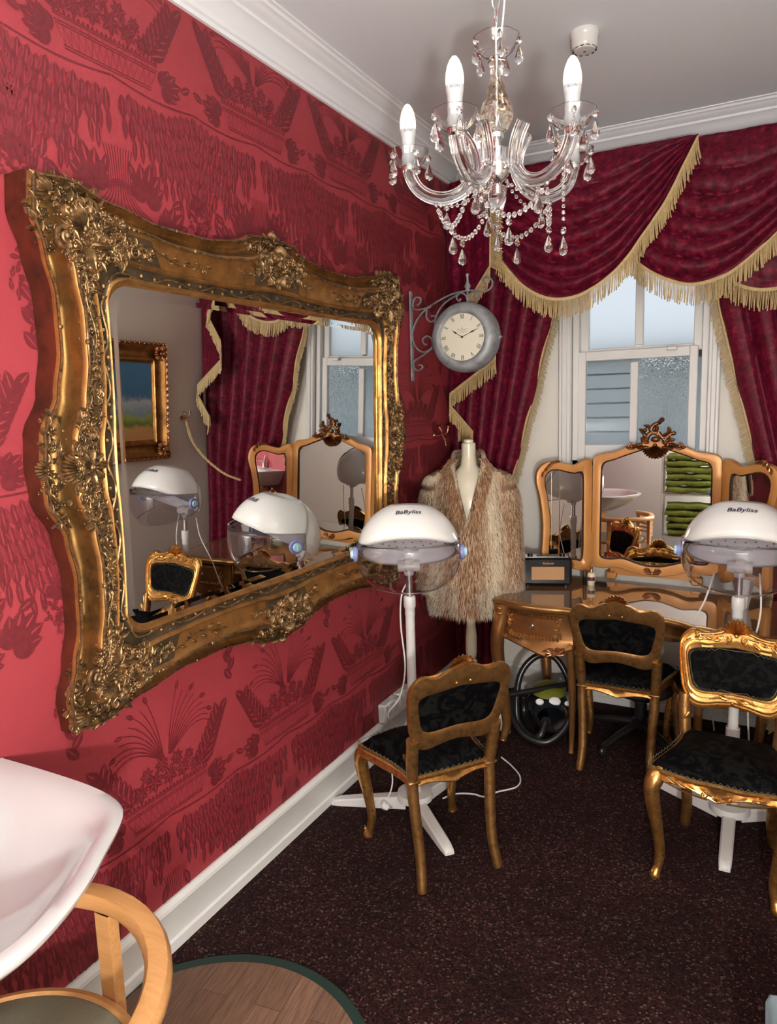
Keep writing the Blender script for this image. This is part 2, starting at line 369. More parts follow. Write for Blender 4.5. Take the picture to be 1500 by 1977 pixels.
# wallpaper motif: baskets of flowers with hanging leaf garlands, tufts and sprays
def motif():
    S = []                                    # (polygon, material)
    def leaf(x, y, a, L, w, mi=1):
        c, s_ = cos(a), sin(a)
        for sg in (1, -1):
            pts = [(0.02, sg * .03)] + [(t, sg * sin(pi * t) ** .8 * 1.0) for t in (.2, .4, .6, .8)] + [(1, 0)] + [(.7, sg * .14), (.4, sg * .16)]
            S.append(([(x + L * t * c - w * q * s_, y + L * t * s_ + w * q * c) for t, q in pts], mi))
    def stroke(x0, y0, x1, y1, t=.0016, mi=2):
        d = sqrt((x1 - x0) ** 2 + (y1 - y0) ** 2) + 1e-9; nx, ny = -(y1 - y0) / d * t, (x1 - x0) / d * t
        S.append(([(x0 + nx, y0 + ny), (x1 + nx, y1 + ny), (x1 - nx, y1 - ny), (x0 - nx, y0 - ny)], mi))
    def dot(x, y, r, mi=1): S.append(([(x + r * cos(a * pi / 3), y + r * sin(a * pi / 3)) for a in range(6)], mi))
    def bloom(x, y, r, n=7, mi=1):
        for k in range(n): leaf(x, y, 2 * pi * k / n + .3, r, r * .26, mi)
        for k in range(5): dot(x + r * .18 * cos(k * 1.257), y + r * .18 * sin(k * 1.257), r * .08, 2)
    def lily(x, y, a, r):
        for k, dl in ((-1.15, .6), (-.75, .8), (-.38, .95), (0, 1.05), (.38, .95), (.75, .8), (1.15, .6)): leaf(x, y, a + k, r * dl, r * .21)
        for k in (-1.5, 1.5): leaf(x, y, a + k, r * .5, r * .12)
    # basket
    for yy, hw in ((-.035, .15), (-.028, .152), (.020, .175), (.027, .178), (.040, .182), (.046, .182)): stroke(-hw, yy, hw, yy, .0018, 1)
    for k in range(15):
        x = -.145 + .29 * k / 14
        stroke(x, -.028, x * 1.12 + .012, .020, .0013); stroke(x, -.028, x * 1.12 - .012, .020, .0013)
        stroke(x * 1.12, .027, x * 1.14 + .006, .040, .0013)
    for k in range(24): dot(-.175 + .35 * k / 23, .052, .0045)
    # flowers and palm above
    for x, y, r in ((-.115, .085, .034), (-.055, .095, .038), (.01, .092, .036), (.07, .088, .034), (.125, .078, .03), (-.085, .13, .03), (-.02, .14, .032), (.045, .135, .03), (.1, .122, .024)): bloom(x, y, r)
    for sg in (-1, 1):
        for k in range(9):
            t = k / 8; x0, y0 = sg * .012 * (1 + t), .16; a = pi / 2 - sg * (.12 + t * .85)
            px, py = x0, y0
            for q in range(6):
                nx, ny = px + .034 * cos(a), py + .034 * sin(a); stroke(px, py, nx, ny, .0022 if q < 3 else .0016, 1); px, py = nx, ny; a -= sg * (.05 + .09 * q * t)
            if k % 2 == 0: leaf(px, py, a, .035, .008)
        for k in range(7):
            t = k / 6; bx, by = sg * (.15 + .10 * t), .06 + .13 * t
            leaf(bx, by, pi / 2 - sg * (1.25 - .5 * t), .075, .018); leaf(bx, by, pi / 2 + sg * .25, .060, .015)
        stroke(sg * .14, .05, sg * .25, .19, .0018, 1)
        lily(sg * .195, -.012, (0 if sg > 0 else pi) + sg * .3, .085)
        leaf(sg * .275, .0, (0 if sg > 0 else pi) + sg * .5, .05, .012)
    # garland of hanging leaves
    for row in range(5):
        nn = 12 - row * 2
        for sg in (-1, 1):
            for k in range(nn):
                t = (k + .5 * (row % 2)) / 12; x = sg * (.318 - t * .315 + rnd.uniform(-.004, .004)); env = (1 - abs(x) / .33)
                top = -.050 - .022 * sin(pi * min(1, env)) - row * .047 - .022 * env + rnd.uniform(-.008, .008); a = -pi / 2 + sg * (.20 - .25 * env) + rnd.uniform(-.10, .10)
                leaf(x, top, a, .072, .0150); leaf(x + sg * .011, top - .006, a + sg * .22, .050, .0075, 2)
                if k > nn - 3 or row == 4: leaf(x + .004, top - .055, a, .070, .0095, 1)
    for sg in (-1, 1):
        for k in range(12): stroke(sg * (.325 - .027 * k), -.050 - .012 * sin(k / 11 * pi), sg * (.325 - .027 * (k + 1)), -.050 - .012 * sin((k + 1) / 11 * pi), .003, 1)
    # tied sheaf
    for k in range(11):
        q = (k - 5) / 5; px, py = q * .052, -.235
        for j in range(5): nx, ny = px - q * .006 * (1 - j * .3), py - .022; stroke(px, py, nx, ny, .0016, 1); px, py = nx, ny
        for j in range(5): nx, ny = px + q * (.004 + .010 * j), py - .018; stroke(px, py, nx, ny, .0016, 1); px, py = nx, ny
    for r0 in range(5):
        for k in range(8):
            a0, a1 = pi * (.12 + .095 * k), pi * (.12 + .095 * (k + 1)); R0 = .040 + r0 * .0055
            stroke(R0 * cos(a0), -.372 + R0 * .75 * sin(a0), R0 * cos(a1), -.372 + R0 * .75 * sin(a1), .0012, 1)
    for sg in (-1, 1):
        lily(sg * .095, -.365, pi / 2 - sg * .25, .115); lily(sg * .175, -.450, pi / 2 - sg * .75, .110); lily(sg * .08, -.475, pi / 2 - sg * 1.3, .075); leaf(sg * .06, -.33, pi / 2 + sg * .3, .07, .014); leaf(sg * .20, -.36, pi / 2 - sg * 1.1, .06, .014)
        stroke(sg * .03, -.42, sg * .12, -.43, .002, 1)
    # berry clusters at the half repeat
    for sx in (.325,):
        for k in range(70):
            t = rnd.random(); rr = .046 * sqrt(max(0, sin(pi * (t * .9 + .06)))); x = sx + (rnd.random() * 2 - 1) * rr; y = -.30 - t * .13
            dot(x, y, .0050); leaf(x + .003, y - .004, rnd.random() * 6, .020, .0055, 1)
        for k in range(6): leaf(sx, -.44 - k * .014, -pi / 2 + (.6 if k % 2 else -.6), .016, .004)
        for k in range(5): leaf(sx + (-1) ** k * .01, .30 + .03 * k, pi / 2 + (-1) ** k * .7, .06, .016)
        for k in range(26):
            t = rnd.random(); x = sx + (rnd.random() * 2 - 1) * .05 * sin(pi * t); dot(x, .38 + t * .18, .0048); leaf(x, .38 + t * .18, rnd.random() * 6, .026, .007, 1)
    return S
lay = 0; mo = motif(); wl = MB(); wl.box((-.06, (D + YF) / 2, H / 2), (.12, D - YF + .3, H))
for ky in range(-4, 5):
    for kz in range(-1, 4):
        oy, oz = 1.572 + .652 * ky, .49 + 1.12 * kz
        for poly, mi in mo:
            lay = (lay + 1) % 211; P = [(.0005 + .000009 * lay, oy + p[0], oz + p[1]) for p in poly]
            ys = [p[1] for p in P]; zs = [p[2] for p in P]
            if min(ys) < YF or max(ys) > D or min(zs) < .15 or max(zs) > HB: continue
            wl.add(P, [tuple(range(len(P)))], mi)
me = bpy.data.meshes.new('wall_left'); me.from_pydata(wl.V, [], wl.F)
for x in (m_wall, m_pat, m_pat2): me.materials.append(x)
me.polygons.foreach_set('material_index', wl.I)
o = bpy.data.objects.new('wall_left', me); COL.objects.link(o); o['kind'] = 'structure'
# back wall, with the window opening
WX0, WX1, WZ0, WZ1 = .69, 1.40, 1.40, 2.72
wb = MB()
for (x0, x1, z0, z1) in ((-.1, WX0, 0, H), (WX1, W + .1, 0, H), (WX0, WX1, 0, WZ0), (WX0, WX1, WZ1, H)):
    wb.box(((x0 + x1) / 2, D + .1, (z0 + z1) / 2), (x1 - x0, .2, z1 - z0))
struct(wb, 'wall_back', m_cream)
struct(MB().box((W + .06, (D + YF) / 2, H / 2), (.12, D - YF + .3, H)), 'wall_right', m_beige)
struct(MB().box((W / 2, YF - .06, H / 2), (W + .3, .12, H)), 'wall_front', m_tile)
# cornice: stepped and coved profile (distance from wall, height)
cp = [(.0, HB), (.012, HB), (.014, HB + .012), (.024, HB + .016), (.026, HB + .026), (.030, HB + .030), (.042, HB + .048), (.062, HB + .064), (.078, HB + .070), (.080, HB + .080), (.098, HB + .086), (.108, HB + .096), (.128, HB + .100), (.134, HB + .108), (.146, HB + .110), (.146, H)]
def cornice(name, f): struct(MB().grid([[f(t, d, z) for d, z in cp] for t in (0, 1)]), name, m_cornice)
cornice('trim_1', lambda t, d, z: (d, YF + d if t == 0 else D - d, z))
cornice('trim_2', lambda t, d, z: (d if t == 0 else W - d, D - d, z))
cornice('trim_3', lambda t, d, z: (W - d, YF + d if t == 0 else D - d, z))
cornice('trim_4', lambda t, d, z: (d if t == 0 else W - d, YF + d, z))
sp = [(.0, .165), (.008, .165), (.012, .158), (.020, .152), (.022, .140), (.018, .134), (.018, .040), (.026, .034), (.028, .0)]
struct(MB().grid([[(d, YF if t == 0 else D - d, z) for d, z in sp] for t in (0, 1)]), 'baseboard_left', m_white)
struct(MB().grid([[(d if t == 0 else W - d, D - d, z) for d, z in sp] for t in (0, 1)]), 'baseboard_back', m_white)
struct(MB().grid([[(W - d, YF if t == 0 else D - d, z) for d, z in sp] for t in (0, 1)]), 'baseboard_right', m_white)
# window: architrave, box frame, two sashes with four patterned panes
wf = MB(); y0 = D - .022
for (x0, x1, z0, z1) in ((.63, .70, 1.35, 2.75), (1.395, 1.455, 1.35, 2.75), (.63, 1.455, 2.70, 2.78)):
    wf.box(((x0 + x1) / 2, y0 + .004, (z0 + z1) / 2), (x1 - x0, .036, z1 - z0), b=.006)
    wf.box(((x0 + x1) / 2, y0 - .014, (z0 + z1) / 2), ((x1 - x0) * .45, .016, (z1 - z0) - .02), b=.005)
wf.box((1.04, D - .03, 1.365), (.88, .10, .03), b=.008)
win = struct(wf, 'window_1', m_white)
fr = MB()
for (x0, x1, z0, z1) in ((.70, .735, 1.38, 2.72), (1.362, 1.397, 1.38, 2.72), (.70, 1.397, 1.375, 1.41), (.70, 1.397, 2.69, 2.72)):
    fr.box(((x0 + x1) / 2, D + .06, (z0 + z1) / 2), (x1 - x0, .12, z1 - z0), b=.003)
fr.build('window_frame', m_white, win)
def sash(name, y, xs, z0, z1, st, rb, rt, px):
    s_ = MB(); x0, x1 = xs
    s_.box((x0 + st / 2, y, (z0 + z1) / 2), (st, .036, z1 - z0), b=.004); s_.box((x1 - st / 2, y, (z0 + z1) / 2), (st, .036, z1 - z0), b=.004)
    s_.box(((x0 + x1) / 2, y, z0 + rb / 2), (x1 - x0 - st * 2 + .002, .035, rb), b=.004); s_.box(((x0 + x1) / 2, y, z1 - rt / 2), (x1 - x0 - st * 2 + .002, .035, rt), b=.004)
    s_.box((px, y, (z0 + z1) / 2), (.042, .034, z1 - z0 - rb - rt + .002), b=.004)
    return s_.build(name, m_white, win)
lo = sash('lower_sash', D + .018, (.732, 1.345), 1.41, 2.005, .042, .085, .052, 1.030)
up = sash('upper_sash', D + .058, (.735, 1.362), 1.985, 2.69, .045, .035, .05, 1.045)
MB().box((.893, D + .02, 1.724), (.24, .005, .47)).build('pane', m_reed, lo, smooth=False, label='reeded glass pane')
MB().box((1.178, D + .02, 1.724), (.255, .005, .47)).build('pane', m_hammer, lo, smooth=False, label='hammered glass pane')
MB().box((.90, D + .06, 2.33), (.25, .005, .63)).build('pane', m_frost, up, smooth=False, label='frosted glass pane')
MB().box((1.19, D + .06, 2.33), (.26, .005, .63)).build('pane', m_frost, up, smooth=False, label='frosted glass pane')
MB().box((1.22, D - .02, 1.995), (.05, .02, .02), b=.004).build('sash_catch', m_white, win)
# what stands outside: a louvred screen and a rendered wall with a dark bar along its top
ow = MB().box((.9, 5.12, 1.0), (3.4, .1, 2.0)); struct(ow, 'trim_5', m_outwall)
struct(MB().box((.9, 5.05, 2.03), (3.4, .28, .07)), 'trim_6', m_outdark)
lv = thing('louvred_screen', 'grey horizontal louvres outside behind the left reeded pane', 'louvres', (.72, 4.95, 1.2))
for k in range(8):
    MB().box((0, 0, .09 + k * .095), (.62, .012, .085), b=.003, m=Matrix.Rotation(radians(0), 4, 'X')).build('slat', m_slat, lv)
for x in (-.315, .315): MB().box((x, .012, .42), (.02, .02, .86)).build('post', m_slat, lv)

# ================================================================ GILT FRAMES
def rrect(a, b_, r, s, side):
    """point on a rounded rectangle; side 0 top,1 right,2 bottom,3 left; s -1..1 along it"""
    A, B = (a, b_) if side in (0, 2) else (b_, a)
    p = abs(s) * A; sg = 1 if s >= 0 else -1
    if p > A - r: f = (p - (A - r)) / r * pi / 4; q = (A - r + r * sin(f)) * sg; h = B - r + r * cos(f)
    else: q = p * sg; h = B
    return {0: (q, h), 1: (h, -q), 2: (-q, -h), 3: (-h, q)}[side]
def prof(pts, s):
    s = abs(s)
    for (a, x), (c, y) in zip(pts, pts[1:]):
        if s <= c: t = (s - a) / (c - a); t = t * t * (3 - 2 * t); return x + (y - x) * t
    return pts[-1][1]
def frame_rings(outer, inner, prf, N=64):
    rings = []
    for side in range(4):
        for k in range(N):
            s = -1 + 2 * k / N; o_ = outer(side, s); i_ = inner(side, s)
            rings.append([(w, lerp(o_[0], i_[0], q), lerp(o_[1], i_[1], q)) for q, w in prf])
    return rings
TOPP = [(0, .725), (.10, .718), (.22, .680), (.38, .662), (.56, .664), (.75, .690), (.9, .722), (1, .715)]
SIDP = [(0, .945), (.12, .938), (.26, .890), (.42, .870), (.60, .872), (.75, .895), (.88, .922), (1, .915)]
def m_outer(side, s):
    if side in (0, 2):
        u = s * .915; v = prof(TOPP, s); return (u, v) if side == 0 else (-u, -v)
    v = s * .715; u = prof(SIDP, s); return (u, -v) if side == 1 else (-u, v)
m_inner = lambda side, s: rrect(.715, .480, .075, s, side)
PRF = [(0, 0), (-.004, .036), (.004, .046), (.03, .055), (.055, .048), (.075, .041), (.12, .034), (.18, .034), (.235, .044), (.262, .066), (.275, .090), (.30, .101), (.335, .104), (.36, .098), (.385, .090), (.46, .084), (.60, .080), (.70, .076), (.715, .082), (.735, .086), (.76, .082), (.775, .073), (.82, .068), (.90, .066), (.915, .074), (.94, .077), (.96, .072), (.975, .062), (1.0, .060), (1.0, .045)]
g_cove = gilt('aged_gilt_cove', (.10, .055, .018), (.34, .18, .055), .36)
gm = thing('gilt_wall_mirror', 'huge antique gilt mirror with scrolled carved frame hung on the red papered wall', 'mirror', (.046, 2.12, 1.61), rot=(0, radians(1.8), radians(-1.7)))
f_ = MB(); rings = frame_rings(m_outer, m_inner, PRF)
for r in rings: r[0] = (-(.046 + .0314 * r[0][2] + .0297 * r[0][1]) + .003, r[0][1], r[0][2])     # the edge runs back to the wall
NR, NP = len(rings), len(PRF); f_.V = [p for r in rings for p in r]
for i in range(NR):
    side, k = divmod(i, 64); s = abs(-1 + 2 * (k + .5) / 64)
    for j in range(NP - 1):
        a, b_, c, d = i * NP + j, ((i + 1) % NR) * NP + j, ((i + 1) % NR) * NP + j + 1, i * NP + j + 1
        f_.F.append((a, b_, c, d)); q = PRF[j][0]
        mi = 2 if j < 2 else 0
        if .36 < q < .70 and (s > .70 or s < .16 or side in (1, 3)): mi = 1
        if .775 <= q < .91: mi = 1
        if j > 3 and q < .25 and (s > .86): mi = 1
        if .12 <= q < .275: mi = 3
        f_.I.append(mi)
f_.build('frame', [g_frame, g_dark, g_red, g_cove], gm, sharp=50)
# back board closing the frame against the wall
bb = MB()
bb.prism([m_inner(sd, -1 + 2 * k / 24) for sd in range(4) for k in range(24)], .006, .020, lambda u, v, w: (w, u, v)); bb.build('backing_board', m_black, gm)
# bevelled glass
g_ = MB(); NN = 24
R0 = [rrect(.735, .50, .08, -1 + 2 * k / NN, sd) for sd in range(4) for k in range(NN)]; R1 = [rrect(.700, .465, .06, -1 + 2 * k / NN, sd) for sd in range(4) for k in range(NN)]
R1b = [rrect(.685, .450, .05, -1 + 2 * k / NN, sd) for sd in range(4) for k in range(NN)]
n4 = len(R0); g_.V = [(.0565, *p) for p in R0] + [(.0572, *p) for p in R1] + [(.0580, *p) for p in R1b]
g_.F = [(i, (i + 1) % n4, n4 + (i + 1) % n4, n4 + i) for i in range(n4)] + [(n4 + i, n4 + (i + 1) % n4, 2 * n4 + (i + 1) % n4, 2 * n4 + i) for i in range(n4)] + [tuple(range(2 * n4, 3 * n4))]; g_.I = [0] * len(g_.F)
g_.build('mirror_glass', m_mirror, gm, smooth=False)
# vine moulding next to the glass
vm = MB(); pts = []
for sd in range(4):
    for k in range(96):
        s = -1 + 2 * k / 96; o_, i_ = m_outer(sd, s), rrect(.715, .480, .075, s, sd)
        dx, dy = o_[0] - i_[0], o_[1] - i_[1]; dl = sqrt(dx * dx + dy * dy); ph = (sd * 96 + k) / 384 * 2 * pi * 30
        off = .030 + .0105 * sin(ph); pts.append((.070 + .003 * abs(cos(ph)), i_[0] + dx / dl * off, i_[1] + dy / dl * off))
        if k % 3 == 0:
            o2 = .030 - .009 * sin(ph); vm.ball((.070, i_[0] + dx / dl * o2, i_[1] + dy / dl * o2), .0058, 6, 4)
vm.tube(pts, .0038, 6, closed=True); vm.build('vine_moulding', g_orn, gm)
# carvings: dense small leaves, volutes, blossoms and beads that follow the moulding
def wq(q):
    for (a, x), (b2, y) in zip(PRF[2:], PRF[3:]):
        if q <= b2: return lerp(x, y, (q - a) / max(1e-6, b2 - a))
    return .06
def mpos(sd, s, q): o_, i_ = m_outer(sd, s), m_inner(sd, s); return lerp(o_[0], i_[0], q), lerp(o_[1], i_[1], q), wq(q)
mpa = lambda u, v, w: (w, u, v)
def carve(mb, sd, s, q, r_, sc=1., flow=None, mir=1):
    u, v, w0 = mpos(sd, s, q); w0 -= .002; k = r_.random(); an = r_.uniform(0, 2 * pi) if flow is None else flow
    an = an if mir > 0 else pi - an
    if sd >= 2: an += pi
    if k < .30: o_scroll(mb, mpa, u, v, r_.uniform(.008, .0145) * sc, an, mir * r_.choice((1, -1)), 1.3, .0036 * sc, w=w0 + .004 * sc)
    elif k < .80: o_leaf(mb, mpa, u, v, an, r_.uniform(.020, .037) * sc, r_.uniform(.0055, .0095) * sc, r_.uniform(.007, .012) * sc, mir * r_.uniform(-1, 1), 0, 2, w0)
    elif k < .90: o_flower(mb, mpa, u, v, r_.uniform(.010, .015) * sc, 5, .007 * sc, w=w0)
    else:
        for i in range(4): mb.ball((w0 + .005, u + .010 * i * cos(an), v + .010 * i * sin(an)), .0048 * (1 - .12 * i) * sc, 6, 4)
def corner_carving(c_):
    """corner c_ lies where side c_ ends and side c_+1 begins; both arms mirror each other"""
    mb = MB()
    for arm, (sd, sg) in enumerate(((c_, 1), ((c_ + 1) % 4, -1))):
        r_ = random.Random(31)
        long_ = sd in (0, 2)
        for _ in range(250 if long_ else 220):
            t = r_.random(); s = sg * (1 - t * (.30 if long_ else .36)); q = r_.uniform(.33, .70)
            if t > .62 and abs(q - .54) > .09: continue
            carve(mb, sd, s, q, r_, .95 if t < .6 else .75, None, sg)
        for _ in range(110):
            s = sg * (1 - r_.random() * .20); carve(mb, sd, s, r_.uniform(.03, .30), r_, .95, None, sg)
        for _ in range(110): carve(mb, sd, sg * (1 - r_.random() * .13), r_.uniform(.36, .76), r_, 1.0, None, sg)
        # long tendril with ring loops and blossoms reaching along the rail
        P = [mpos(sd, sg * (1 - (.10 + t * .45)), .54 + .05 * sin(t * 11)) for t in [k / 30 for k in range(31)]]
        mb.tube([(w + .006, u, v) for u, v, w in P], [.0034 - .0018 * k / 30 for k in range(31)], 6)
        for k in range(9): carve(mb, sd, sg * (1 - (.34 + .028 * k)), .54 + (.05 if k % 2 else -.05), r_, .8, (pi if sg > 0 else 0) + [0, -pi / 2, 0, -pi / 2][sd] + (.5 if k % 2 else -.5), 1)
        for q, s_, R1 in ((.66, .88, .016), (.60, .80, .013)):
            u, v, w = mpos(sd, sg * s_, q); mb.tube([(w + .008, u + R1 * cos(a), v + R1 * sin(a)) for a in [2 * pi * k / 14 for k in range(14)]], .0030, 5, closed=True)
        for k in range(14): u, v, w = mpos(sd, sg * (.985 - .018 * k), .34); mb.ball((w + .003, u, v), .0052, 6, 4)
    # the raised volute and shell of the corner itself
    u0, v0, w0 = mpos(c_, 1, .46); dg = [pi / 4, -pi / 4, -3 * pi / 4, 3 * pi / 4][c_]
    for k in (-1, 1):
        x, y = u0 + .052 * cos(dg + k * 1.35), v0 + .052 * sin(dg + k * 1.35)
        o_scroll(mb, mpa, x, y, .030, dg + k * 2.2, -k, 1.7, .0075, w=.092); o_leaf(mb, mpa, u0 - .02 * cos(dg), v0 - .02 * sin(dg), dg + k * .95, .075, .015, .016, -k * .9, 0, 4, .088)
        o_leaf(mb, mpa, u0 - .05 * cos(dg), v0 - .05 * sin(dg), dg + k * 2.0, .06, .013, .014, k * .8, 0, 4, .086)
    o_shell(mb, mpa, u0 - .005 * cos(dg), v0 - .005 * sin(dg), dg, .060, 1.0, 9, .020, w=.096)
    u1, v1, w1 = mpos(c_, 1, .10); o_shell(mb, mpa, u1 - .030 * cos(dg), v1 - .030 * sin(dg), dg, .042, 1.2, 7, .016, w=.056)
    mb.build('corner_carving', g_orn, gm, sharp=60)
for c_ in range(4): corner_carving(c_)
def centre_carving(sd, name):
    mb = MB(); an0 = [pi / 2, 0, -pi / 2, pi][sd]; rng = .15 if sd in (0, 2) else .24
    for sg in (-1, 1):
        r_ = random.Random(77)
        for _ in range(150):
            t = r_.random() ** 1.2; q = r_.uniform(.30, .30 + .40 * (1 - t * .5)); carve(mb, sd, sg * t * rng, q, r_, .95, None, sg)
        for _ in range(48): carve(mb, sd, sg * r_.random() * rng * .9, r_.uniform(.03, .28), r_, .9, None, sg)
        for k in range(5): carve(mb, sd, sg * (rng + .02 * k), .52 + .03 * (k % 2), r_, .8, (0 if sg > 0 else pi) + [0, -pi / 2, 0, -pi / 2][sd] + (.4 if k % 2 else -.4), 1)
    u, v, w = mpos(sd, 0, .50); o_flower(mb, mpa, u, v, .046, 9, .014, w=.088); o_flower(mb, mpa, u, v, .026, 7, .014, w=.096)
    u, v, w = mpos(sd, 0, .34); o_shell(mb, mpa, u, v, an0, .050, 1.1, 9, .016, w=.094)
    for sg in (-1, 1):
        x, y = u + .05 * cos(an0 + sg * pi / 2), v + .05 * sin(an0 + sg * pi / 2); o_scroll(mb, mpa, x, y, .020, an0 + sg, -sg, 1.5, .0055, w=.098)
    u, v, w = mpos(sd, 0, .06); o_shell(mb, mpa, u, v, an0, .032, 1.2, 7, .012, w=.056)
    mb.build(name, g_orn, gm, sharp=60)
for sd, nm_ in ((0, 'centre_carving'), (1, 'side_carving'), (2, 'centre_carving'), (3, 'side_carving')): centre_carving(sd, nm_)
sdc = MB()
for sd in (1, 3):
    for sg in (-1, 1):
        r_ = random.Random(5)
        for _ in range(120): carve(sdc, sd, sg * r_.uniform(.16, .70), r_.uniform(.42, .68), r_, .85, None, sg)
        P = [mpos(sd, sg * (.18 + .5 * t), .54 + .06 * sin(t * 16)) for t in [k / 40 for k in range(41)]]; sdc.tube([(w + .006, u, v) for u, v, w in P], .003, 6)
sdc.build('rail_carving', g_orn, gm, sharp=60)
# running ridge with ties on the crest of the moulding, and the leafy outer lip
rg = MB(); prev = []
for q, w, rr, st in ((.33, .104, .0042, 16), (.03, .063, .0036, 16)):
    P = []
    for sd in range(4):
        for k in range(64):
            s = -1 + 2 * k / 64; o_, i_ = m_outer(sd, s), m_inner(sd, s); P.append((w, lerp(o_[0], i_[0], q), lerp(o_[1], i_[1], q)))
    rg.tube(P, rr, 6, closed=True)
    for i in range(0, 256, st): rg.ball(P[i], rr * 1.9, 7, 5)
for sd in range(4):
    for k in range(60):
        s = -1 + 2 * (k + .5) / 60
        if abs(s) < .80 and not abs(s) < .20: continue
        o_, i_ = m_outer(sd, s), m_inner(sd, s); p = (lerp(o_[0], i_[0], .06), lerp(o_[1], i_[1], .06))
        an = [0, -pi / 2, pi, pi / 2][sd] + (.35 if k % 2 else -.35) + (0 if s > 0 else pi)
        o_leaf(rg, lambda u, v, w: (w, u, v), p[0], p[1], an, .030, .0085, .010, .5, w=.054)
rg.build('crest_moulding', g_orn, gm, sharp=60)

# framed picture on the right-hand wall (seen in the mirror)
pc = thing('framed_picture', 'gilt framed seaside picture on the beige wall, seen in the big mirror', 'picture', (W - .004, 3.22, 1.685), rz=pi)
po = lambda sd, s: rrect(.355, .385, .012, s, sd); pi_ = lambda sd, s: rrect(.245, .255, .004, s, sd)
pf = MB().grid(frame_rings(po, pi_, [(0, 0), (0, .028), (.06, .045), (.16, .050), (.26, .040), (.4, .024), (.6, .020), (.72, .026), (.76, .034), (.86, .034), (.9, .024), (1, .018), (1, .006)], 24), True, False)
pf.build('frame', g_frame, pc)
oc = MB(); mpp = lambda u, v, w: (w, u, v)
for sd in range(4):
    for k in range(18):
        s = -1 + 2 * (k + .5) / 18; o_, i_ = po(sd, s), pi_(sd, s); an = [0, -pi / 2, pi, pi / 2][sd]
        o_leaf(oc, mpp, lerp(o_[0], i_[0], .12), lerp(o_[1], i_[1], .12), an + .6, .05, .016, .014, -.9, w=.036); oc.ball((.046, lerp(o_[0], i_[0], .04), lerp(o_[1], i_[1], .04)), .011, 6, 4)
for sx in (-1, 1):
    for sy in (-1, 1): o_flower(oc, mpp, sx * .30, sy * .32, .05, 7, .02, w=.04); o_scroll(oc, mpp, sx * .34, sy * .36, .03, .5, sx * sy, 1.4, .008, w=.04)
oc.build('carving', g_cop, pc, sharp=60)
m_pic, n, l, b = newmat('painted_seascape'); v = coords(n, l)
sx_ = n.new('ShaderNodeSeparateXYZ'); l.new(v, sx_.inputs[0]); ad = n.new('ShaderNodeMath'); ad.operation = 'MULTIPLY_ADD'; l.new(noise(n, l, v, 14, 5, .7), ad.inputs[0]); ad.inputs[1].default_value = .14
l.new(sx_.outputs[2], ad.inputs[2]); mr = n.new('ShaderNodeMapRange'); mr.inputs[1].default_value = -.20; mr.inputs[2].default_value = .33; l.new(ad.outputs[0], mr.inputs[0])
l.new(ramp(n, l, mr.outputs[0], [(0, (.55, .28, .10)), (.16, (.60, .32, .12)), (.22, (.14, .22, .04)), (.32, (.34, .42, .10)), (.36, (.22, .34, .38)), (.5, (.46, .52, .52)), (.6, (.06, .18, .32)), (1, (.08, .24, .42))]), b.inputs['Base Color']); setp(b, rough=.5)
MB().box((.010, 0, 0), (.008, .50, .52)).build('canvas', m_pic, pc)

# ================================================================ WINDOW DRAPERY
def fringe(mb, line, L, dirf=lambda t: Vector((0, 0, -1)), step=.0068, r=.0024, head=.0085, jit=.12, hdir=Vector((0, -1, 0))):
    P = [Vector(p) for p in line]; cum = [0]
    for a, c in zip(P, P[1:]): cum.append(cum[-1] + (c - a).length)
    tot = cum[-1]; n_ = int(tot / step); j = 0
    for i in range(n_ + 1):
        d = tot * i / n_
        while j < len(P) - 2 and cum[j + 1] < d: j += 1
        t = (d - cum[j]) / max(1e-9, cum[j + 1] - cum[j]); p = P[j].lerp(P[j + 1], min(1, t))
        dv = dirf(d / tot).normalized(); LL = L * (1 + rnd.uniform(-jit, jit)); sw = Vector((rnd.uniform(-.07, .07), rnd.uniform(-.05, .02), 0))
        p = p + hdir * .003
        pts = [p, p + (dv + sw * .3) * LL * .33, p + (dv + sw * .8) * LL * .66, p + (dv + sw) * LL]
        mb.tube(pts, [r * .9, r, r * 1.05, r * 1.15], 5, star=.12)
    for k in (-1, 0, 1): mb.tube([p + Vector((0, 0, 0)) + hdir * .004 + Vector((0, 0, .0045 * k)) for p in P], .0042, 5)
def curtain(name, label, xo, xi, z0, z1, nf, sgn, group, seed):
    r2 = random.Random(seed); ph = [r2.uniform(-.35, .35) for _ in range(nf + 2)]
    mb = MB(); NX, NZ = nf * 12, 60; G = []
    for i in range(NZ + 1):
        z = lerp(z1, z0, i / NZ); row = []; a, c = xo(z), xi(z); wd = abs(c - a)
        for k in range(NX + 1):
            t = k / NX; f = nf * t; j = int(f); pw = f + .12 * sin(2 * pi * f + ph[min(j, nf)]) ; dp = .034 * min(1, .35 + wd)
            y = D - .075 - dp * (1 - cos(2 * pi * pw)) * .9 - .006 * sin(z * 5 + j)
            x = lerp(a, c, t + .012 * sin(2 * pi * pw * 1 + pi / 2)); row.append((min(W - .012, max(.012, x)), y, z))
        G.append(row)
    mb.grid(G); o = thing(name, label, 'curtain', (0, 0, 0), group=group)
    c_ = mb.build('drape', m_velvet, o, sharp=80)
    md = c_.modifiers.new('cloth_thickness', 'SOLIDIFY'); md.thickness = .003
    fr_ = MB(); line = [(xi(lerp(z1 - .5, z0, k / 60)), D - .085 - .01 * sin(k * .7), lerp(z1 - .5, z0, k / 60)) for k in range(61)]
    fringe(fr_, line, .050, lambda t: Vector((sgn * .75, -.12, -.62)), .0070, .0022)
    fr_.build('fringe', m_fringe, o, kind='stuff'); return o
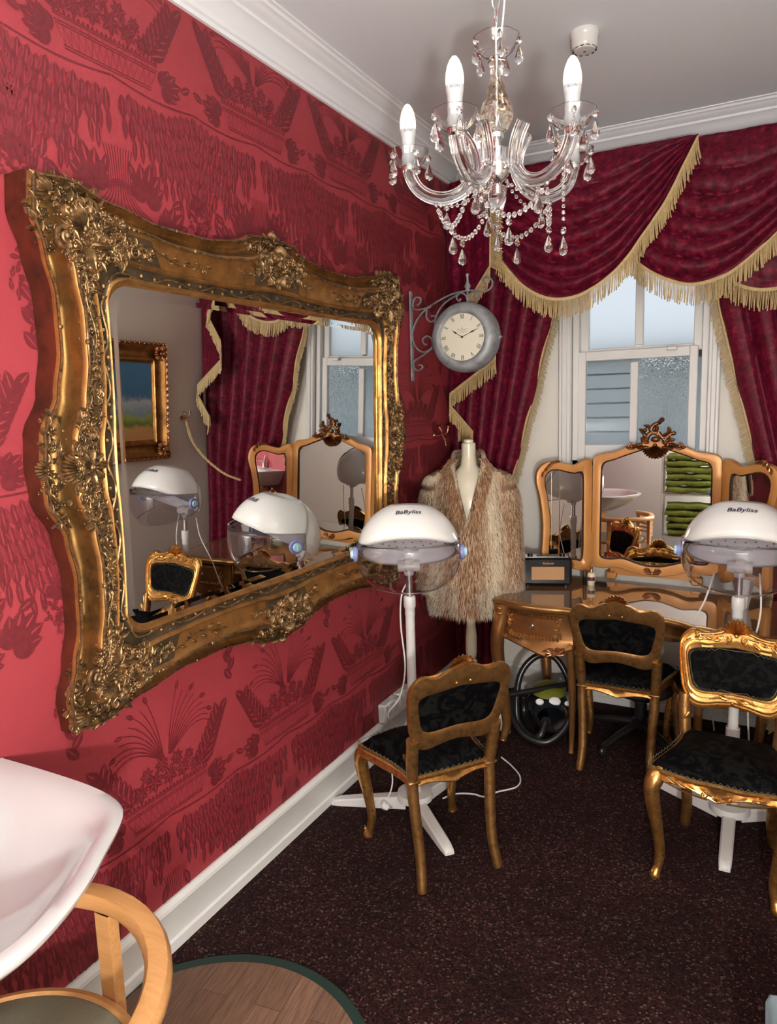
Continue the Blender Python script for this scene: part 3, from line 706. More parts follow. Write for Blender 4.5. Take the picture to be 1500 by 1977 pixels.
def interp(pts):
    def f(z):
        for (z0, x0), (z1, x1) in zip(pts, pts[1:]):
            if z <= z0 and z >= z1: t = (z0 - z) / (z0 - z1); return x0 + (x1 - x0) * t
        return pts[0][1] if z > pts[0][0] else pts[-1][1]
    return f
liL = interp([(2.95, .76), (2.5, .69), (2.17, .60), (1.75, .495), (1.29, .375), (1.1, .32), (.15, .27), (.0, .27)])
liR = interp([(2.95, 1.34), (2.18, 1.44), (1.75, 1.548), (1.44, 1.63), (1.2, 1.70), (.15, 1.78), (.0, 1.78)])
curtain('velvet_curtain', 'crimson velvet curtain in the left corner, drawn aside behind the fur coat', lambda z: .015, liL, .03, 2.93, 6, 1, None, 3)
curtain('velvet_curtain', 'crimson velvet curtain on the right side of the window, behind the dressing table', lambda z: W - .015, liR, .03, 2.93, 7, -1, None, 5)
# swags
def swag(name, label, top, hem, seed, ycen, fold=7, fr_from=0., amp=.020):
    """top: two (x,z) ends of the heading; hem: spline of (x,z) from left to right; pleats gather at the right end"""
    r2 = random.Random(seed); HS = catmull([(x, 0, z) for x, z in hem], 12); NT = 72; NSs = 90; G = []
    def hp(t):
        f = t * (len(HS) - 1); i = min(int(f), len(HS) - 2); return HS[i].lerp(HS[i + 1], f - i)
    for i in range(NSs + 1):
        s = i / NSs; row = []
        for k in range(NT + 1):
            t = k / NT; a = Vector((lerp(top[0][0], top[1][0], t), 0, lerp(top[0][1], top[1][1], t))); c = hp(t)
            ss = s ** (1 - .25 * sin(pi * t)); p = a.lerp(c, ss)
            # pleats: crowded to the gathered end
            fv = (fold + .5) * (s * .9 + .1 * s * s) + .35 * sin(3 * t + seed) + .22 * t
            am = amp * (.35 + .85 * sin(pi * min(1, .12 + .88 * t)) ** .8) * min(1, s * 5 + .15)
            w_ = abs(sin(pi * fv)); y = ycen - am * (1.6 * w_ ** .7) - .035 * sin(pi * s) * sin(pi * t) + .0035 * sin(31 * t + 17 * s + seed) + .002 * sin(83 * t - 40 * s)
            row.append((p.x, y, p.z - .0))
        G.append(row)
    o = thing(name, label, 'swag'); c_ = MB().grid(G).build('drape', m_velvet, o, sharp=80)
    md = c_.modifiers.new('cloth_thickness', 'SOLIDIFY'); md.thickness = .003; md.offset = 1
    fm = MB(); line = [Vector((q[0], q[1] - .006, q[2])) for q in G[-1]]; line = line[int(fr_from * len(line)):]
    NL = len(line)
    fringe(fm, line, .092, lambda t: Vector((.32 * max(0, t - .45), -.10, -1)), .0066, .0026)
    fm.build('fringe', m_fringe, o, kind='stuff'); return o
swag('velvet_swag', 'crimson swag with gold fringe sweeping up to the right, left of the window centre', ((.30, 2.955), (1.335, 2.95)), [(.36, 2.52), (.43, 2.43), (.52, 2.335), (.64, 2.270), (.77, 2.262), (.90, 2.315), (1.00, 2.392), (1.10, 2.52), (1.19, 2.645), (1.26, 2.78), (1.335, 2.93)], 2, 3.83)
swag('velvet_swag', 'crimson swag with gold fringe hanging over the right half of the window', ((1.25, 2.955), (2.08, 2.95)), [(.98, 2.50), (1.06, 2.42), (1.13, 2.36), (1.22, 2.308), (1.335, 2.275), (1.47, 2.305), (1.58, 2.385), (1.69, 2.49), (1.80, 2.62), (1.92, 2.78), (2.03, 2.93)], 5, 3.888, 6)
swag('velvet_swag', 'crimson swag end with gold fringe at the far right, seen in the big mirror', ((1.75, 2.955), (2.26, 2.95)), [(1.42, 2.36), (1.50, 2.28), (1.60, 2.235), (1.70, 2.232), (1.80, 2.26), (1.90, 2.33), (2.0, 2.50), (2.10, 2.75), (2.2, 2.93)], 9, 3.930, 5, 0., .005)
def cascade(name, label, flip):
    X = (lambda x: W - x) if flip else (lambda x: x)
    zz = [(2.95, .345, 3.775), (2.46, .335, 3.775), (2.285, .165, 3.86), (2.10, .345, 3.80), (1.98, .352, 3.80), (1.80, .058, 3.86), (1.735, .055, 3.86), (1.585, .205, 3.82), (1.535, .195, 3.82)]
    def R_(z):
        for (a, x0, y0), (b2, x1, y1) in zip(zz, zz[1:]):
            if z <= a and z >= b2: t = (a - z) / (a - b2); return lerp(x0, x1, t), lerp(y0, y1, t)
        return zz[-1][1:]
    G = []
    for i in range(81):
        z = lerp(2.955, 1.535, i / 80); xr, yr = R_(z); row = []
        for k in range(25): t = k / 24; x = lerp(.018, xr, t); row.append((X(x), lerp(3.93, yr, t) + .012 * sin(x * 70) * (1 - t), z))
        G.append(row)
    o = thing(name, label, 'jabot'); c_ = MB().grid(G).build('drape', m_velvet, o, sharp=70); md = c_.modifiers.new('cloth_thickness', 'SOLIDIFY'); md.thickness = .003
    fm = MB(); ln = [Vector((X(x), y - .008, z)) for z, x, y in zz]; sg = -1 if flip else 1
    fringe(fm, [ln[0].lerp(ln[1], k / 12) for k in range(13)], .075, lambda t: Vector((sg * .95, -.08, -.50)), .0066, .0026)
    for a, b2, L in ((1, 2, .085), (2, 3, .085), (3, 4, .085), (4, 5, .085), (5, 6, .085), (6, 7, .080), (7, 8, .080)):
        fringe(fm, [ln[a].lerp(ln[b2], k / 8) for k in range(9)], L, lambda t: Vector((sg * .02, -.1, -1)), .0066, .0025)
    ln2 = [Vector((X(.205), 3.82, 1.585)), Vector((X(.10), 3.86, 1.60))]
    fringe(fm, [ln2[0].lerp(ln2[1], k / 6) for k in range(7)], .07, step=.0066)
    fm.build('fringe', m_fringe, o, kind='stuff')
cascade('velvet_cascade', 'zigzag velvet tail with gold fringe in the left corner behind the clock', False)
cascade('velvet_cascade', 'zigzag velvet tail with gold fringe by the beige wall, seen in the big mirror', True)
# brass hold-back hooks
def hook(x, sg, label):
    t = thing('curtain_hook', label, 'curtain hook', (x, 3.74, 1.57)); mb = MB()
    mb.lathe([(.0, 0), (.016, .001), (.014, .005), (.0, .006)], 14, m=Matrix.Rotation(sg * pi / 2, 4, 'Y')); mb.tube(catmull([(0, 0, 0), (sg * .045, 0, .0), (sg * .075, 0, .012), (sg * .085, 0, .040)], 6), .005, 8)
    mb.tube(catmull([(sg * .04, 0, 0), (sg * .05, -.01, .02), (sg * .038, -.012, .04)], 5), [.004] * 10 + [.006], 7); mb.ball((sg * .085, 0, .046), .009); mb.ball((sg * .036, -.012, .045), .007)
    mb.tube(catmull([(sg * .05, 0, .0), (sg * .065, 0, -.03), (sg * .07, 0, -.06)], 5), .0042, 7)
    mb.build('hook', g_cop, t)
hook(.003, 1, 'small brass leaf-shaped hook on the red wall above the mannequin neck')
hook(W - .003, -1, 'small brass hook beside the right curtain, seen in the big mirror')
tb = MB(); pts = catmull([(W - .05, 3.74, 1.55), (W - .10, 3.74, 1.42), (W - .20, 3.76, 1.30), (W - .36, 3.78, 1.20), (W - .50, 3.80, 1.16)], 14)
for ph in (0, 2.1, 4.2): tb.tube([p + Vector((.006 * cos(i * .9 + ph), .006 * sin(i * .9 + ph), 0)) for i, p in enumerate(pts)], .006, 6)
tag(tb.build('rope_tieback', m_fringe), 'twisted gold rope tieback holding the right curtain, seen in the big mirror', 'rope tieback')

# ================================================================ STATION CLOCK ON A SCROLL BRACKET
ck = thing('station_clock', 'round grey zinc clock hanging from a scrolled iron bracket on the red wall', 'clock', (0, 3.45, 0))
bk = MB(); Z = lambda pts: [(x, 0, z) for x, z in pts]
bk.box((.014, 0, 2.096), (.010, .026, .456), b=.002)
for P, e in (([(.050, 2.253), (.068, 2.262), (.069, 2.285), (.042, 2.290), (.027, 2.265), (.035, 2.233), (.094, 2.231), (.142, 2.25), (.212, 2.279), (.275, 2.294), (.353, 2.296), (.418, 2.285), (.451, 2.301), (.457, 2.33), (.430, 2.353), (.408, 2.34), (.424, 2.319)], 1),
             ([(.274, 2.284), (.200, 2.245), (.158, 2.191), (.141, 2.109), (.134, 2.041), (.083, 2.013), (.041, 2.037), (.018, 2.086), (.023, 2.128), (.051, 2.184), (.094, 2.223), (.130, 2.240)], 1),
             ([(.103, 2.222), (.102, 2.186), (.122, 2.163), (.149, 2.171), (.149, 2.189), (.129, 2.191)], 1), ([(.134, 2.041), (.126, 2.079), (.103, 2.093), (.078, 2.079), (.084, 2.055), (.099, 2.051)], 1),
             ([(.131, 2.031), (.076, 1.997), (.027, 1.970), (.023, 1.941), (.044, 1.921), (.072, 1.936), (.063, 1.950), (.048, 1.948)], 1),
             ([(.328, 2.243), (.318, 2.275), (.290, 2.290), (.268, 2.272), (.280, 2.252), (.292, 2.262)], 1), ([(.328, 2.243), (.338, 2.275), (.366, 2.290), (.388, 2.272), (.376, 2.252), (.364, 2.262)], 1), ([(.328, 2.235), (.328, 2.295)], 1)):
    bk.tube(catmull(Z(P), 6), .0042, 6, up=(0, 1, 0), flat=2.2)
bk.build('bracket', m_zinc, ck)
MB().lathe([(0, .085), (.007, .082), (.008, .074), (.005, .066), (.006, .045), (.013, .030), (.017, .022), (.013, .016), (.009, .010), (.013, .004), (.014, 0), (0, 0)], 16, (.328, 0, 2.296)).build('finial', m_zinc, ck)
RX = Matrix.Translation((.316, 0, 2.070)) @ Matrix.Rotation(pi / 2, 4, 'X')
cs = MB().lathe([(.118, .058), (.124, .064), (.136, .066), (.156, .060), (.168, .044), (.172, .020), (.172, -.020), (.168, -.044), (.156, -.060), (.136, -.066), (.124, -.064), (.118, -.058)], 56, m=RX)
cs.build('case', m_zinc, ck)
MB().ball((.492, 0, 2.062), .010).tube([(.480, 0, 2.062), (.505, 0, 2.062)], .005, 8).build('case_knob', m_zinc, ck)
for sg in (1, -1):
    MB().lathe([(0, .050 * sg), (.120, .050 * sg), (.1235, .056 * sg)], 56, m=RX, mi=0).build('dial', m_dial, ck)
nm = MB(); NUM = ['XII', 'I', 'II', 'III', 'IIII', 'V', 'VI', 'VII', 'VIII', 'IX', 'X', 'XI']
def dl(x0, y0, x1, y1, t, h=.0512):
    dx, dy = x1 - x0, y1 - y0; d = sqrt(dx * dx + dy * dy); px, py = -dy / d * t, dx / d * t
    nm.prism([(x0 + px, y0 + py), (x0 - px, y0 - py), (x1 - px, y1 - py), (x1 + px, y1 + py)], h - .0008, h, m=RX)
for i, s_ in enumerate(NUM):
    a = pi / 2 - i * pi / 6; wds = [{'I': .0052, 'V': .011, 'X': .011}[c] for c in s_]; tot = sum(wds); x = -tot / 2
    for c, wd in zip(s_, wds):
        def q(u, v): rr = .100 + v; return rr * cos(a) + u * sin(a), rr * sin(a) - u * cos(a)
        A = lambda u0, v0, u1, v1, t: dl(*q(u0, v0), *q(u1, v1), t)
        if c == 'I': A(x + wd / 2, -.011, x + wd / 2, .011, .0011)
        if c == 'V': A(x + .001, .011, x + wd / 2, -.011, .0013); A(x + wd - .001, .011, x + wd / 2, -.011, .0007)
        if c == 'X': A(x + .001, .011, x + wd - .001, -.011, .0013); A(x + wd - .001, .011, x + .001, -.011, .0007)
        x += wd
nm.tube([RX @ Vector((.1165 * cos(2 * pi * k / 60), .1165 * sin(2 * pi * k / 60), .0515)) for k in range(60)], .0009, 4, closed=True)
for k in range(9): t = k / 8 * 2 - 1; dl(t * .026, .034 - .004 * (1 - abs(t)), t * .026 + .003, .040, .0004); dl(t * .020, .026, t * .020 + .003, .0265, .0005)
dl(0, .040, 0, .052, .0005); dl(-.012, .020, .012, .020, .0003)
nm.build('numerals', m_dblack, ck, smooth=False)
hd = MB(); 
def hand(a, L, wd, h):
    c, s_ = cos(a), sin(a); hd.prism([(L * t * c - q * wd * s_, L * t * s_ + q * wd * c) for t, q in ((-.12, 0), (.0, .35), (.45, .25), (.62, 1), (.8, .3), (1, 0), (.8, -.3), (.62, -1), (.45, -.25), (.0, -.35))], h, h + .001, m=RX)
hand(radians(147), .068, .0045, .0530); hand(radians(23), .096, .0040, .0545); hd.lathe([(0, .057), (.005, .056), (.005, .052)], 12, m=RX)
hd.build('hands', m_dblack, ck, smooth=False)

# ================================================================ SMOKE DETECTOR
sd_ = thing('smoke_detector', 'white round smoke detector on the grey ceiling', 'smoke detector', (1.01, 2.93, H))
MB().lathe([(0, 0), (.052, 0), (.053, -.006), (.051, -.020), (.049, -.022), (.047, -.030), (.0, -.030)], 40).build('base_ring', m_hood, sd_)
sb = MB().lathe([(.049, -.022), (.048, -.048), (.046, -.056), (.036, -.066), (.0, -.068)], 40); sb.build('body', m_hood, sd_)
vv = MB()
for k in range(12):
    a = 2 * pi * k / 12; m_ = Matrix.Rotation(a, 4, 'Z') @ Matrix.Translation((.0415, 0, -.0612)) @ Matrix.Rotation(radians(-45), 4, 'Y'); vv.box((0, 0, 0), (.0014, .013, .010), m=m_)
vv.box((0, 0, -.069), (.008, .008, .001)); vv.build('vents', m_holes, sd_)

# ================================================================ CHANDELIER
CX, CY = 1.07, 1.745
ch = thing('crystal_chandelier', 'five-armed clear glass chandelier with lit candle bulbs hanging from the ceiling', 'chandelier', (CX, CY, 0))
rose = MB().lathe([(0, H), (.05, H), (.048, H - .012), (.02, H - .028), (.0, H - .03)], 24).build('ceiling_rose', m_chrome, ch)
cn = MB(); z = 2.632; k = 0
while z < H - .03:
    ax = (1, 0) if k % 2 else (0, 1)
    cn.tube([(ax[0] * .0085 * cos(a), ax[1] * .0085 * cos(a), z + .0205 * sin(a)) for a in [2 * pi * q / 14 for q in range(14)]], .0016, 5, closed=True); z += .0355; k += 1
cn.build('chain', m_chrome, ch)
MB().tube([(.010 + .012 * sin(t * 5), .01, lerp(2.60, H - .02, t)) for t in [q / 24 for q in range(25)]], .0022, 6).build('flex', m_cord, ch)
def dish(name, c, R, h, parent, n=9, sc=.07):
    G = []; NA = n * 6
    for j, (r, z) in enumerate([(.22, 0), (.5, .10), (.75, .36), (.92, .72), (1.0, 1.0), (.97, 1.0), (.88, .70), (.72, .38), (.48, .14), (.2, .05)]):
        G.append([(c[0] + R * r * (1 + sc * (abs(cos(n * a / 2)) - .6) * r) * cos(a), c[1] + R * r * (1 + sc * (abs(cos(n * a / 2)) - .6) * r) * sin(a), c[2] + h * z) for a in [2 * pi * q / NA for q in range(NA)]])
    return MB().grid(G, False, True).build(name, m_crystal, parent, sharp=60)
dish('top_dish', (0, 0, 2.545), .054, .042, ch, 8)
MB().lathe([(.005, 2.375), (.016, 2.376), (.030, 2.392), (.038, 2.415), (.036, 2.437), (.024, 2.463), (.015, 2.492), (.0135, 2.510), (.018, 2.527), (.021, 2.535), (.016, 2.545), (.005, 2.55)], 26).build('cut_glass_vase', m_amber, ch, sharp=20)
# diamond cutting of the vase
vg = MB()
for sg in (-1, 1):
    for k in range(14):
        P = []
        for i in range(15):
            z = 2.386 + .112 * i / 14; r = prof([(0, .027), (.25, .0385), (.42, .0365), (.7, .021), (1, .0150)], i / 14); a = 2 * pi * k / 14 + sg * i * .16; P.append((r * cos(a), r * sin(a), z))
        vg.tube(P, .0013, 4)
vg.build('vase_cutting', m_amber, ch)
MB().lathe([(0, 2.62), (.003, 2.62), (.003, 2.548), (.006, 2.546), (.003, 2.54), (.003, 2.38), (.0165, 2.379), (.0175, 2.366), (.010, 2.362), (.010, 2.345), (.022, 2.343), (.023, 2.318), (.027, 2.312), (.030, 2.298), (.027, 2.280), (.015, 2.268), (.008, 2.262), (.008, 2.238), (0, 2.238)], 28).build('metal_stem', m_chrome, ch)
MB().lathe([(.0, 2.256), (.020, 2.256), (.0235, 2.252), (.021, 2.225), (.014, 2.203), (.004, 2.198), (0, 2.198)], 32, scal=.08, nsc=14).build('bottom_cup', m_armglass, ch, sharp=50)
def drop(c, h, mb, w=.0075, yaw=0.):
    """octagon bead, wire and faceted pear drop hanging below c"""
    x, y, z = c; ca, sa = cos(yaw), sin(yaw)
    def disc(zc, r, t): mb.add([(x + ca * r * cos(a), y + sa * r * cos(a), zc + r * sin(a)) for a in [pi / 8 + pi / 4 * q for q in range(8)]] + [(x - sa * t, y + ca * t, zc), (x + sa * t, y - ca * t, zc)], [(q, (q + 1) % 8, 8) for q in range(8)] + [((q + 1) % 8, q, 9) for q in range(8)])
    disc(z - .008, .0085, .0045)
    pr = [(0, 0), (.25, -.10), (.62, -.35), (.95, -.62), (1, -.76), (.72, -.92), (.0, -1.0)]; zz = z - .0185
    V = [(x, y, zz)]; NA = 8
    for r, q in pr[1:-1]:
        for k in range(NA): a = 2 * pi * k / NA + pi / 8; V.append((x + ca * w * r * cos(a) - sa * w * .5 * r * sin(a), y + sa * w * r * cos(a) + ca * w * .5 * r * sin(a), zz + h * q))
    V.append((x, y, zz - h)); L = len(pr) - 2; F = [(0, 1 + k, 1 + (k + 1) % NA) for k in range(NA)]
    for j in range(L - 1): F += [(1 + j * NA + k, 1 + (j + 1) * NA + k, 1 + (j + 1) * NA + (k + 1) % NA, 1 + j * NA + (k + 1) % NA) for k in range(NA)]
    F += [(len(V) - 1, 1 + (L - 1) * NA + (k + 1) % NA, 1 + (L - 1) * NA + k) for k in range(NA)]
    mb.add(V, F)
def wire(mb, a, b_): mb.tube([a, b_], .0006, 4)
ANG = [radians(a) for a in (193, 265, 337, 49, 121)]
wr = MB()
for ia, an in enumerate(ANG):
    ca, sa = cos(an), sin(an); P = lambda r, z, o=0.: (r * ca - o * sa, r * sa + o * ca, z)
    arm = MB(); ap = catmull([P(.082, 2.380), P(.066, 2.356), P(.056, 2.326), P(.056, 2.292), P(.084, 2.256), P(.124, 2.243), P(.164, 2.250), P(.196, 2.272), P(.213, 2.302), P(.217, 2.322)], 6)
    arm.tube(ap, [.0150] * len(ap), 18, star=.07); ao = arm.build('arm', m_armglass, ch, sharp=60)
    MB().tube([P(.022, 2.296), P(.062, 2.290)], .0045, 8).build('arm_bracket', m_chrome, ch)
    tip = P(.217, 2.322)
    d_ = dish('drip_pan', (tip[0], tip[1], 2.322), .050, .038, ch, 8)
    MB().lathe([(.004, 2.314), (.017, 2.315), (.018, 2.328), (.004, 2.330)], 16, (tip[0], tip[1], 0)).build('pan_collar', m_chrome, ch)
    MB().lathe([(0, 2.329), (.0165, 2.329), (.0165, 2.337), (.0175, 2.346), (.0160, 2.354), (.0170, 2.366), (.0158, 2.374), (.0166, 2.388), (.0175, 2.391), (.0, 2.392)], 20, (tip[0], tip[1], 0)).build('candle_sleeve', m_sleeve, ch)
    MB().lathe([(0, 2.390), (.0160, 2.390), (.0190, 2.398), (.0196, 2.409), (.0186, 2.411), (0, 2.411)], 22, (tip[0], tip[1], 0)).build('bulb_base', m_sleeve, ch)
    MB().lathe([(.0186, 2.4105), (.0200, 2.421), (.0192, 2.434), (.0158, 2.450), (.0105, 2.462), (.0050, 2.469), (0, 2.471)], 22, (tip[0], tip[1], 0)).build('bulb', m_bulb, ch)
    to_cam = atan2(0 - (CY + tip[1]), 1.6674 - (CX + tip[0]))
    text_mesh('ECON', .0075, 'bulb_lettering', m_ink, ch, lambda x, y, z, tip=tip, tc=to_cam: (tip[0] + .0198 * cos(tc + x / .0195), tip[1] + .0198 * sin(tc + x / .0195), 2.404 + y), depth=.0003)
    for k in range(5):
        a = 2 * pi * k / 5 + .5 + ia; c = (tip[0] + .0490 * cos(a), tip[1] + .0490 * sin(a), 2.352)
        mb = MB(); drop(c, .042, mb, .0115, to_cam + pi / 2 + rnd.uniform(-.9, .9)); wire(mb, (c[0], c[1], c[2] + .006), (c[0], c[1], c[2] - .018)); mb.build('crystal_drop', m_crystal, ch, smooth=False)
    c = P(.124, 2.228); mb = MB(); drop(c, .042, mb, .0115, to_cam + pi / 2 + rnd.uniform(-.7, .7)); mb.build('crystal_drop', m_crystal, ch, smooth=False)
    # bead swag from this arm to the next with a drop in the middle
    nx = ANG[(ia + 1) % 5]; A = Vector(P(.150, 2.230)); B = Vector((.150 * cos(nx), .150 * sin(nx), 2.230)); mb = MB(); PB = []
    for k in range(15):
        t = k / 14; p = A.lerp(B, t); p.z -= .070 * (1 - (2 * t - 1) ** 2) ; PB.append(p)
        mb.ball(p, (.0060, .0060, .0070), 7, 4)
    mb.tube(PB, .0008, 4); mid = PB[7]; drop((mid.x, mid.y, mid.z - .006), .042, mb, .0115, to_cam + pi / 2 + .3); mb.build('bead_swag', m_crystal, ch, smooth=False)
    # beads from the hub down to the arm
    mb = MB(); PB = [Vector((.03 * ca, .03 * sa, 2.262)).lerp(Vector(P(.135, 2.222, .02)), k / 8) - Vector((0, 0, .018 * sin(pi * k / 8))) for k in range(9)]
    for p in PB: mb.ball(p, .0048, 7, 4)
    mb.tube(PB, .0007, 4); mb.build('bead_string', m_crystal, ch, smooth=False)
    a = an + .6; c = (.053 * cos(a), .053 * sin(a), 2.582); mb = MB(); drop(c, .042, mb, .0110, to_cam + pi / 2 + rnd.uniform(-.8, .8)); mb.build('crystal_drop', m_crystal, ch, smooth=False)
mb = MB(); 
for k in range(3): mb.ball((0, 0, 2.190 - .011 * k), .004, 7, 4)
drop((0, 0, 2.166), .042, mb, .011, .5); mb.build('crystal_drop', m_crystal, ch, smooth=False)
mb = MB(); a = ANG[2]
for k in range(9): mb.ball((.195 * cos(a), .195 * sin(a), 2.25 - .0135 * k), .0046, 7, 4)
drop((.195 * cos(a), .195 * sin(a), 2.125), .044, mb, .011, a); mb.build('crystal_drop', m_crystal, ch, smooth=False)

# ================================================================ HOOD DRYERS
def dryer(label, x, y, toward, legs, knobz=1.118):
    """toward: heading the hood faces; origin at the stand's foot"""
    t = thing('hood_dryer', label, 'hair dryer', (x, y, 0), group=None)
    hx, hy = .13 * cos(toward), .13 * sin(toward); R = .197; tilt = radians(27)
    base = Matrix.Translation((hx, hy, knobz)) @ Matrix.Rotation(toward - pi / 2, 4, 'Z')     # local +y faces forwards
    Hm = base @ Matrix.Rotation(tilt, 4, 'X')
    # white shell: dome with a front cowl line
    G = []; NA = 56
    sh = lambda a, ph, k=1.: (R * k * sin(ph) * cos(a), R * k * 1.02 * sin(ph) * sin(a), R * k * .97 * cos(ph))
    for j in range(19):
        ph = (pi / 2 + .03) * j / 18; G.append([sh(2 * pi * q / NA, ph) for q in range(NA)])
    for k in (.985, .965): G.append([sh(2 * pi * q / NA, pi / 2 + .03, k) for q in range(NA)])
    MB().grid(G, False, True, m=Hm).build('hood', m_hood, t, sharp=50)
    G = []
    for j in range(9):
        ph = .62 + (pi / 2 + .02 - .62) * j / 8; G.append([sh(pi * (.5 + .56 * (q / 30 * 2 - 1)), ph - .36 * (abs(q / 30 * 2 - 1) ** 2) * (1 - j / 8) + .0, 1.022) for q in range(31)])
    mb = MB().grid(G, m=Hm); o = mb.build('front_cowl', m_hood, t, sharp=50); md = o.modifiers.new('thickness', 'SOLIDIFY'); md.thickness = .003; md.offset = 1
    # perforated inner bowl
    G = []
    for j in range(10):
        ph = (pi / 2) * (j / 9); G.append([(R * .93 * sin(ph) * cos(2 * pi * q / NA), R * .93 * sin(ph) * sin(2 * pi * q / NA), R * .42 * cos(ph) - .003) for q in range(NA)])
    MB().grid(G, False, True, m=Hm).build('inner_bowl', m_bowl, t, sharp=60)
    hm = MB()
    for ring, (rr, nn) in enumerate(((.035, 6), (.065, 11), (.095, 16), (.125, 21), (.152, 26))):
        for q in range(nn):
            a = 2 * pi * q / nn + ring * .3; zc = R * .42 * sqrt(max(0, 1 - (rr / (R * .93)) ** 2)) - .0055
            hm.lathe([(0, -.002), (.0034, -.002), (.0034, .0)], 6, (rr * cos(a), rr * sin(a), zc), m=Hm)
    hm.build('vent_holes', m_holes, t, smooth=False)
    # clear visor
    G = []
    Vm = base @ Matrix.Rotation(radians(-2), 4, 'X')
    VP = [(.22, 1.035), (.10, 1.05), (0, 1.06), (-.15, 1.06), (-.28, 1.045), (-.41, 1.01), (-.52, .96), (-.59, .905), (-.62, .86)]
    for vz, vr0 in VP:
        row = []
        for q in range(49):
            u = q / 48 * 2 - 1; a = pi / 2 + u * radians(104)
            row.append((R * vr0 * cos(a), R * vr0 * sin(a), R * (vz * (1 - (.35 * u * u if vz < 0 else 0)) + (.10 * (1 - u * u) if vz > .05 else 0))))
        G.append(row)
    o = MB().grid(G, m=Vm).build('visor', m_visor, t, sharp=70); md = o.modifiers.new('thickness', 'SOLIDIFY'); md.thickness = .0022
    vr = MB()
    for row in (G[0], G[-1], [r[0] for r in G], [r[-1] for r in G]): vr.tube([Vm @ Vector(p) for p in row], .0022, 5)
    vr.build('visor_rim', m_visor, t)
    for sg in (-1, 1):
        Km = base @ Matrix.Translation((sg * (R + .006), 0, -.005)) @ Matrix.Rotation(sg * pi / 2, 4, 'Y')
        kb = MB().lathe([(0, 0), (.030, 0), (.031, .010), (.029, .016), (.0, .017)], 28, m=Km).build('hinge_knob', m_lilac, t)
        MB().lathe([(0, .016), (.018, .016), (.017, .026), (.0, .027)], 20, m=Km).box((0, 0, .027), (.026, .006, .004), b=.001, m=Km).build('knob_cap', m_aqua, kb)
    def onhood(x_, y_, z_):
        ph = radians(58) - y_ / (R * 1.0); a = pi / 2 + x_ / (R * sin(ph)); p = sh(a, ph, 1.050); return Hm @ Vector(p)
    text_mesh('BaByliss', .030, 'hood_lettering', m_ink, t, lambda a, b2, c2: onhood(a, b2, c2), shear=.25, bold=.0004)
    # arm to the stand, telescopic tube, collar, sleeve, foot
    am = MB(); am.tube([(hx * .15, hy * .15, knobz - .085), (0, 0, knobz - .10)], .020, 16); am.tube([(-.0, 0, knobz - .125), (0, 0, knobz - .06)], .021, 18)
    am.tube([(-hy * .35, hx * .35, knobz - .088), (hy * .35, -hx * .35, knobz - .088)], .023, 20); am.build('pivot_arm', m_pole, t)
    MB().tube([(0, 0, .90), (0, 0, knobz - .12)], .0135, 18).build('upper_tube', m_alu, t)
    MB().lathe([(.015, .955), (.022, .953), (.025, .945), (.025, .905), (.021, .900), (.021, .870), (.019, .868)], 24, scal=.05, nsc=12).build('height_collar', m_pole, t)
    MB().tube([(0, 0, .40), (0, 0, .875)], .0195, 22).build('lower_tube', m_pole, t)
    MB().lathe([(.0245, .41), (.0265, .405), (.0255, .10), (.030, .08), (.075, .075), (.078, .062), (.078, .045), (.06, .035), (.0, .035)], 28).build('foot_hub', m_pole, t)
    for a in legs:
        lg = MB(); m_ = Matrix.Rotation(a, 4, 'Z')
        P = [(.04, .058), (.12, .052), (.24, .040), (.33, .030), (.362, .022), (.370, .012)]
        G = []
        for i, (r, z) in enumerate(P):
            wdt = lerp(.026, .021, i / 5) * (1 if i < 4 else .9); hh = .012
            G.append([(r, -wdt, 0.001), (r, -wdt, z - .006), (r, -wdt + .006, z), (r, wdt - .006, z), (r, wdt, z - .006), (r, wdt, 0.001)])
        lg.grid(G, False, True, m=m_)
        o_ = len(lg.V) - 6; lg.F.append(tuple(range(o_, o_ + 6))); lg.I.append(0); lg.build('leg', m_pole, t)
    return t
d1 = dryer('white hood dryer', .374, 2.615, atan2(-2.6, 1.32), [radians(a) for a in (200, 317, 78)], 1.168)
d1['label'] = 'white hood hair dryer with clear visor on a stand beside the red wall, left one'
d2 = dryer('white hood hair dryer with clear visor standing behind the front-facing gilt chair, right one', 1.60, 3.07, radians(-89), [radians(a) for a in (270, 150, 30)], 1.160)
def cable(name, pts, r, mat, label, n=10, **k): 
    o = MB().tube(catmull(pts, n), r, 7).build(name, mat); return tag(o, label, 'cable', **k)
def part_cable(t, pts, n=10): return MB().tube(catmull(pts, n), .0036, 7).build('power_cord', m_cord, t)
part_cable(d1, [(-.01, .02, 1.02), (-.035, -.005, .95), (-.045, .0, .82), (-.025, -.01, .64), (-.055, -.01, .50), (-.13, .02, .40), (-.15, .12, .30), (-.12, .25, .20), (-.13, .30, .12)])
part_cable(d2, [(-.09, .0, 1.04), (-.12, .0, .93), (-.16, .04, .80), (-.17, .2, .5), (-.2, .6, .2), (-.2, .95, .05)])
part_cable(d2, [(.07, .02, 1.05), (.08, .0, .90), (.055, .0, .72), (.05, .02, .5), (.06, .2, .2), (.02, .5, .02)])
tag(MB().tube(catmull([(.30, 2.80, .38), (.27, 2.62, .24), (.293, 2.562, .12), (.275, 2.548, .05)], 8), .0032, 7).build('plug_cord', m_cord), 'thin white cord leading down to a loose plug under the left gilt chair', 'cable')
pl = thing('mains_plug', 'white three-pin plug lying by the dryer foot under the left gilt chair', 'plug', (.268, 2.535, .026), rot=(0, .5, .6))
MB().box((0, 0, 0), (.036, .048, .030), b=.008).build('plug_body', m_brightw, pl)
for q in ((.022, .012, .008), (.022, -.012, .008), (.022, 0, -.008)): MB().box(q, (.016, .006, .003)).build('pin', m_alu, pl)
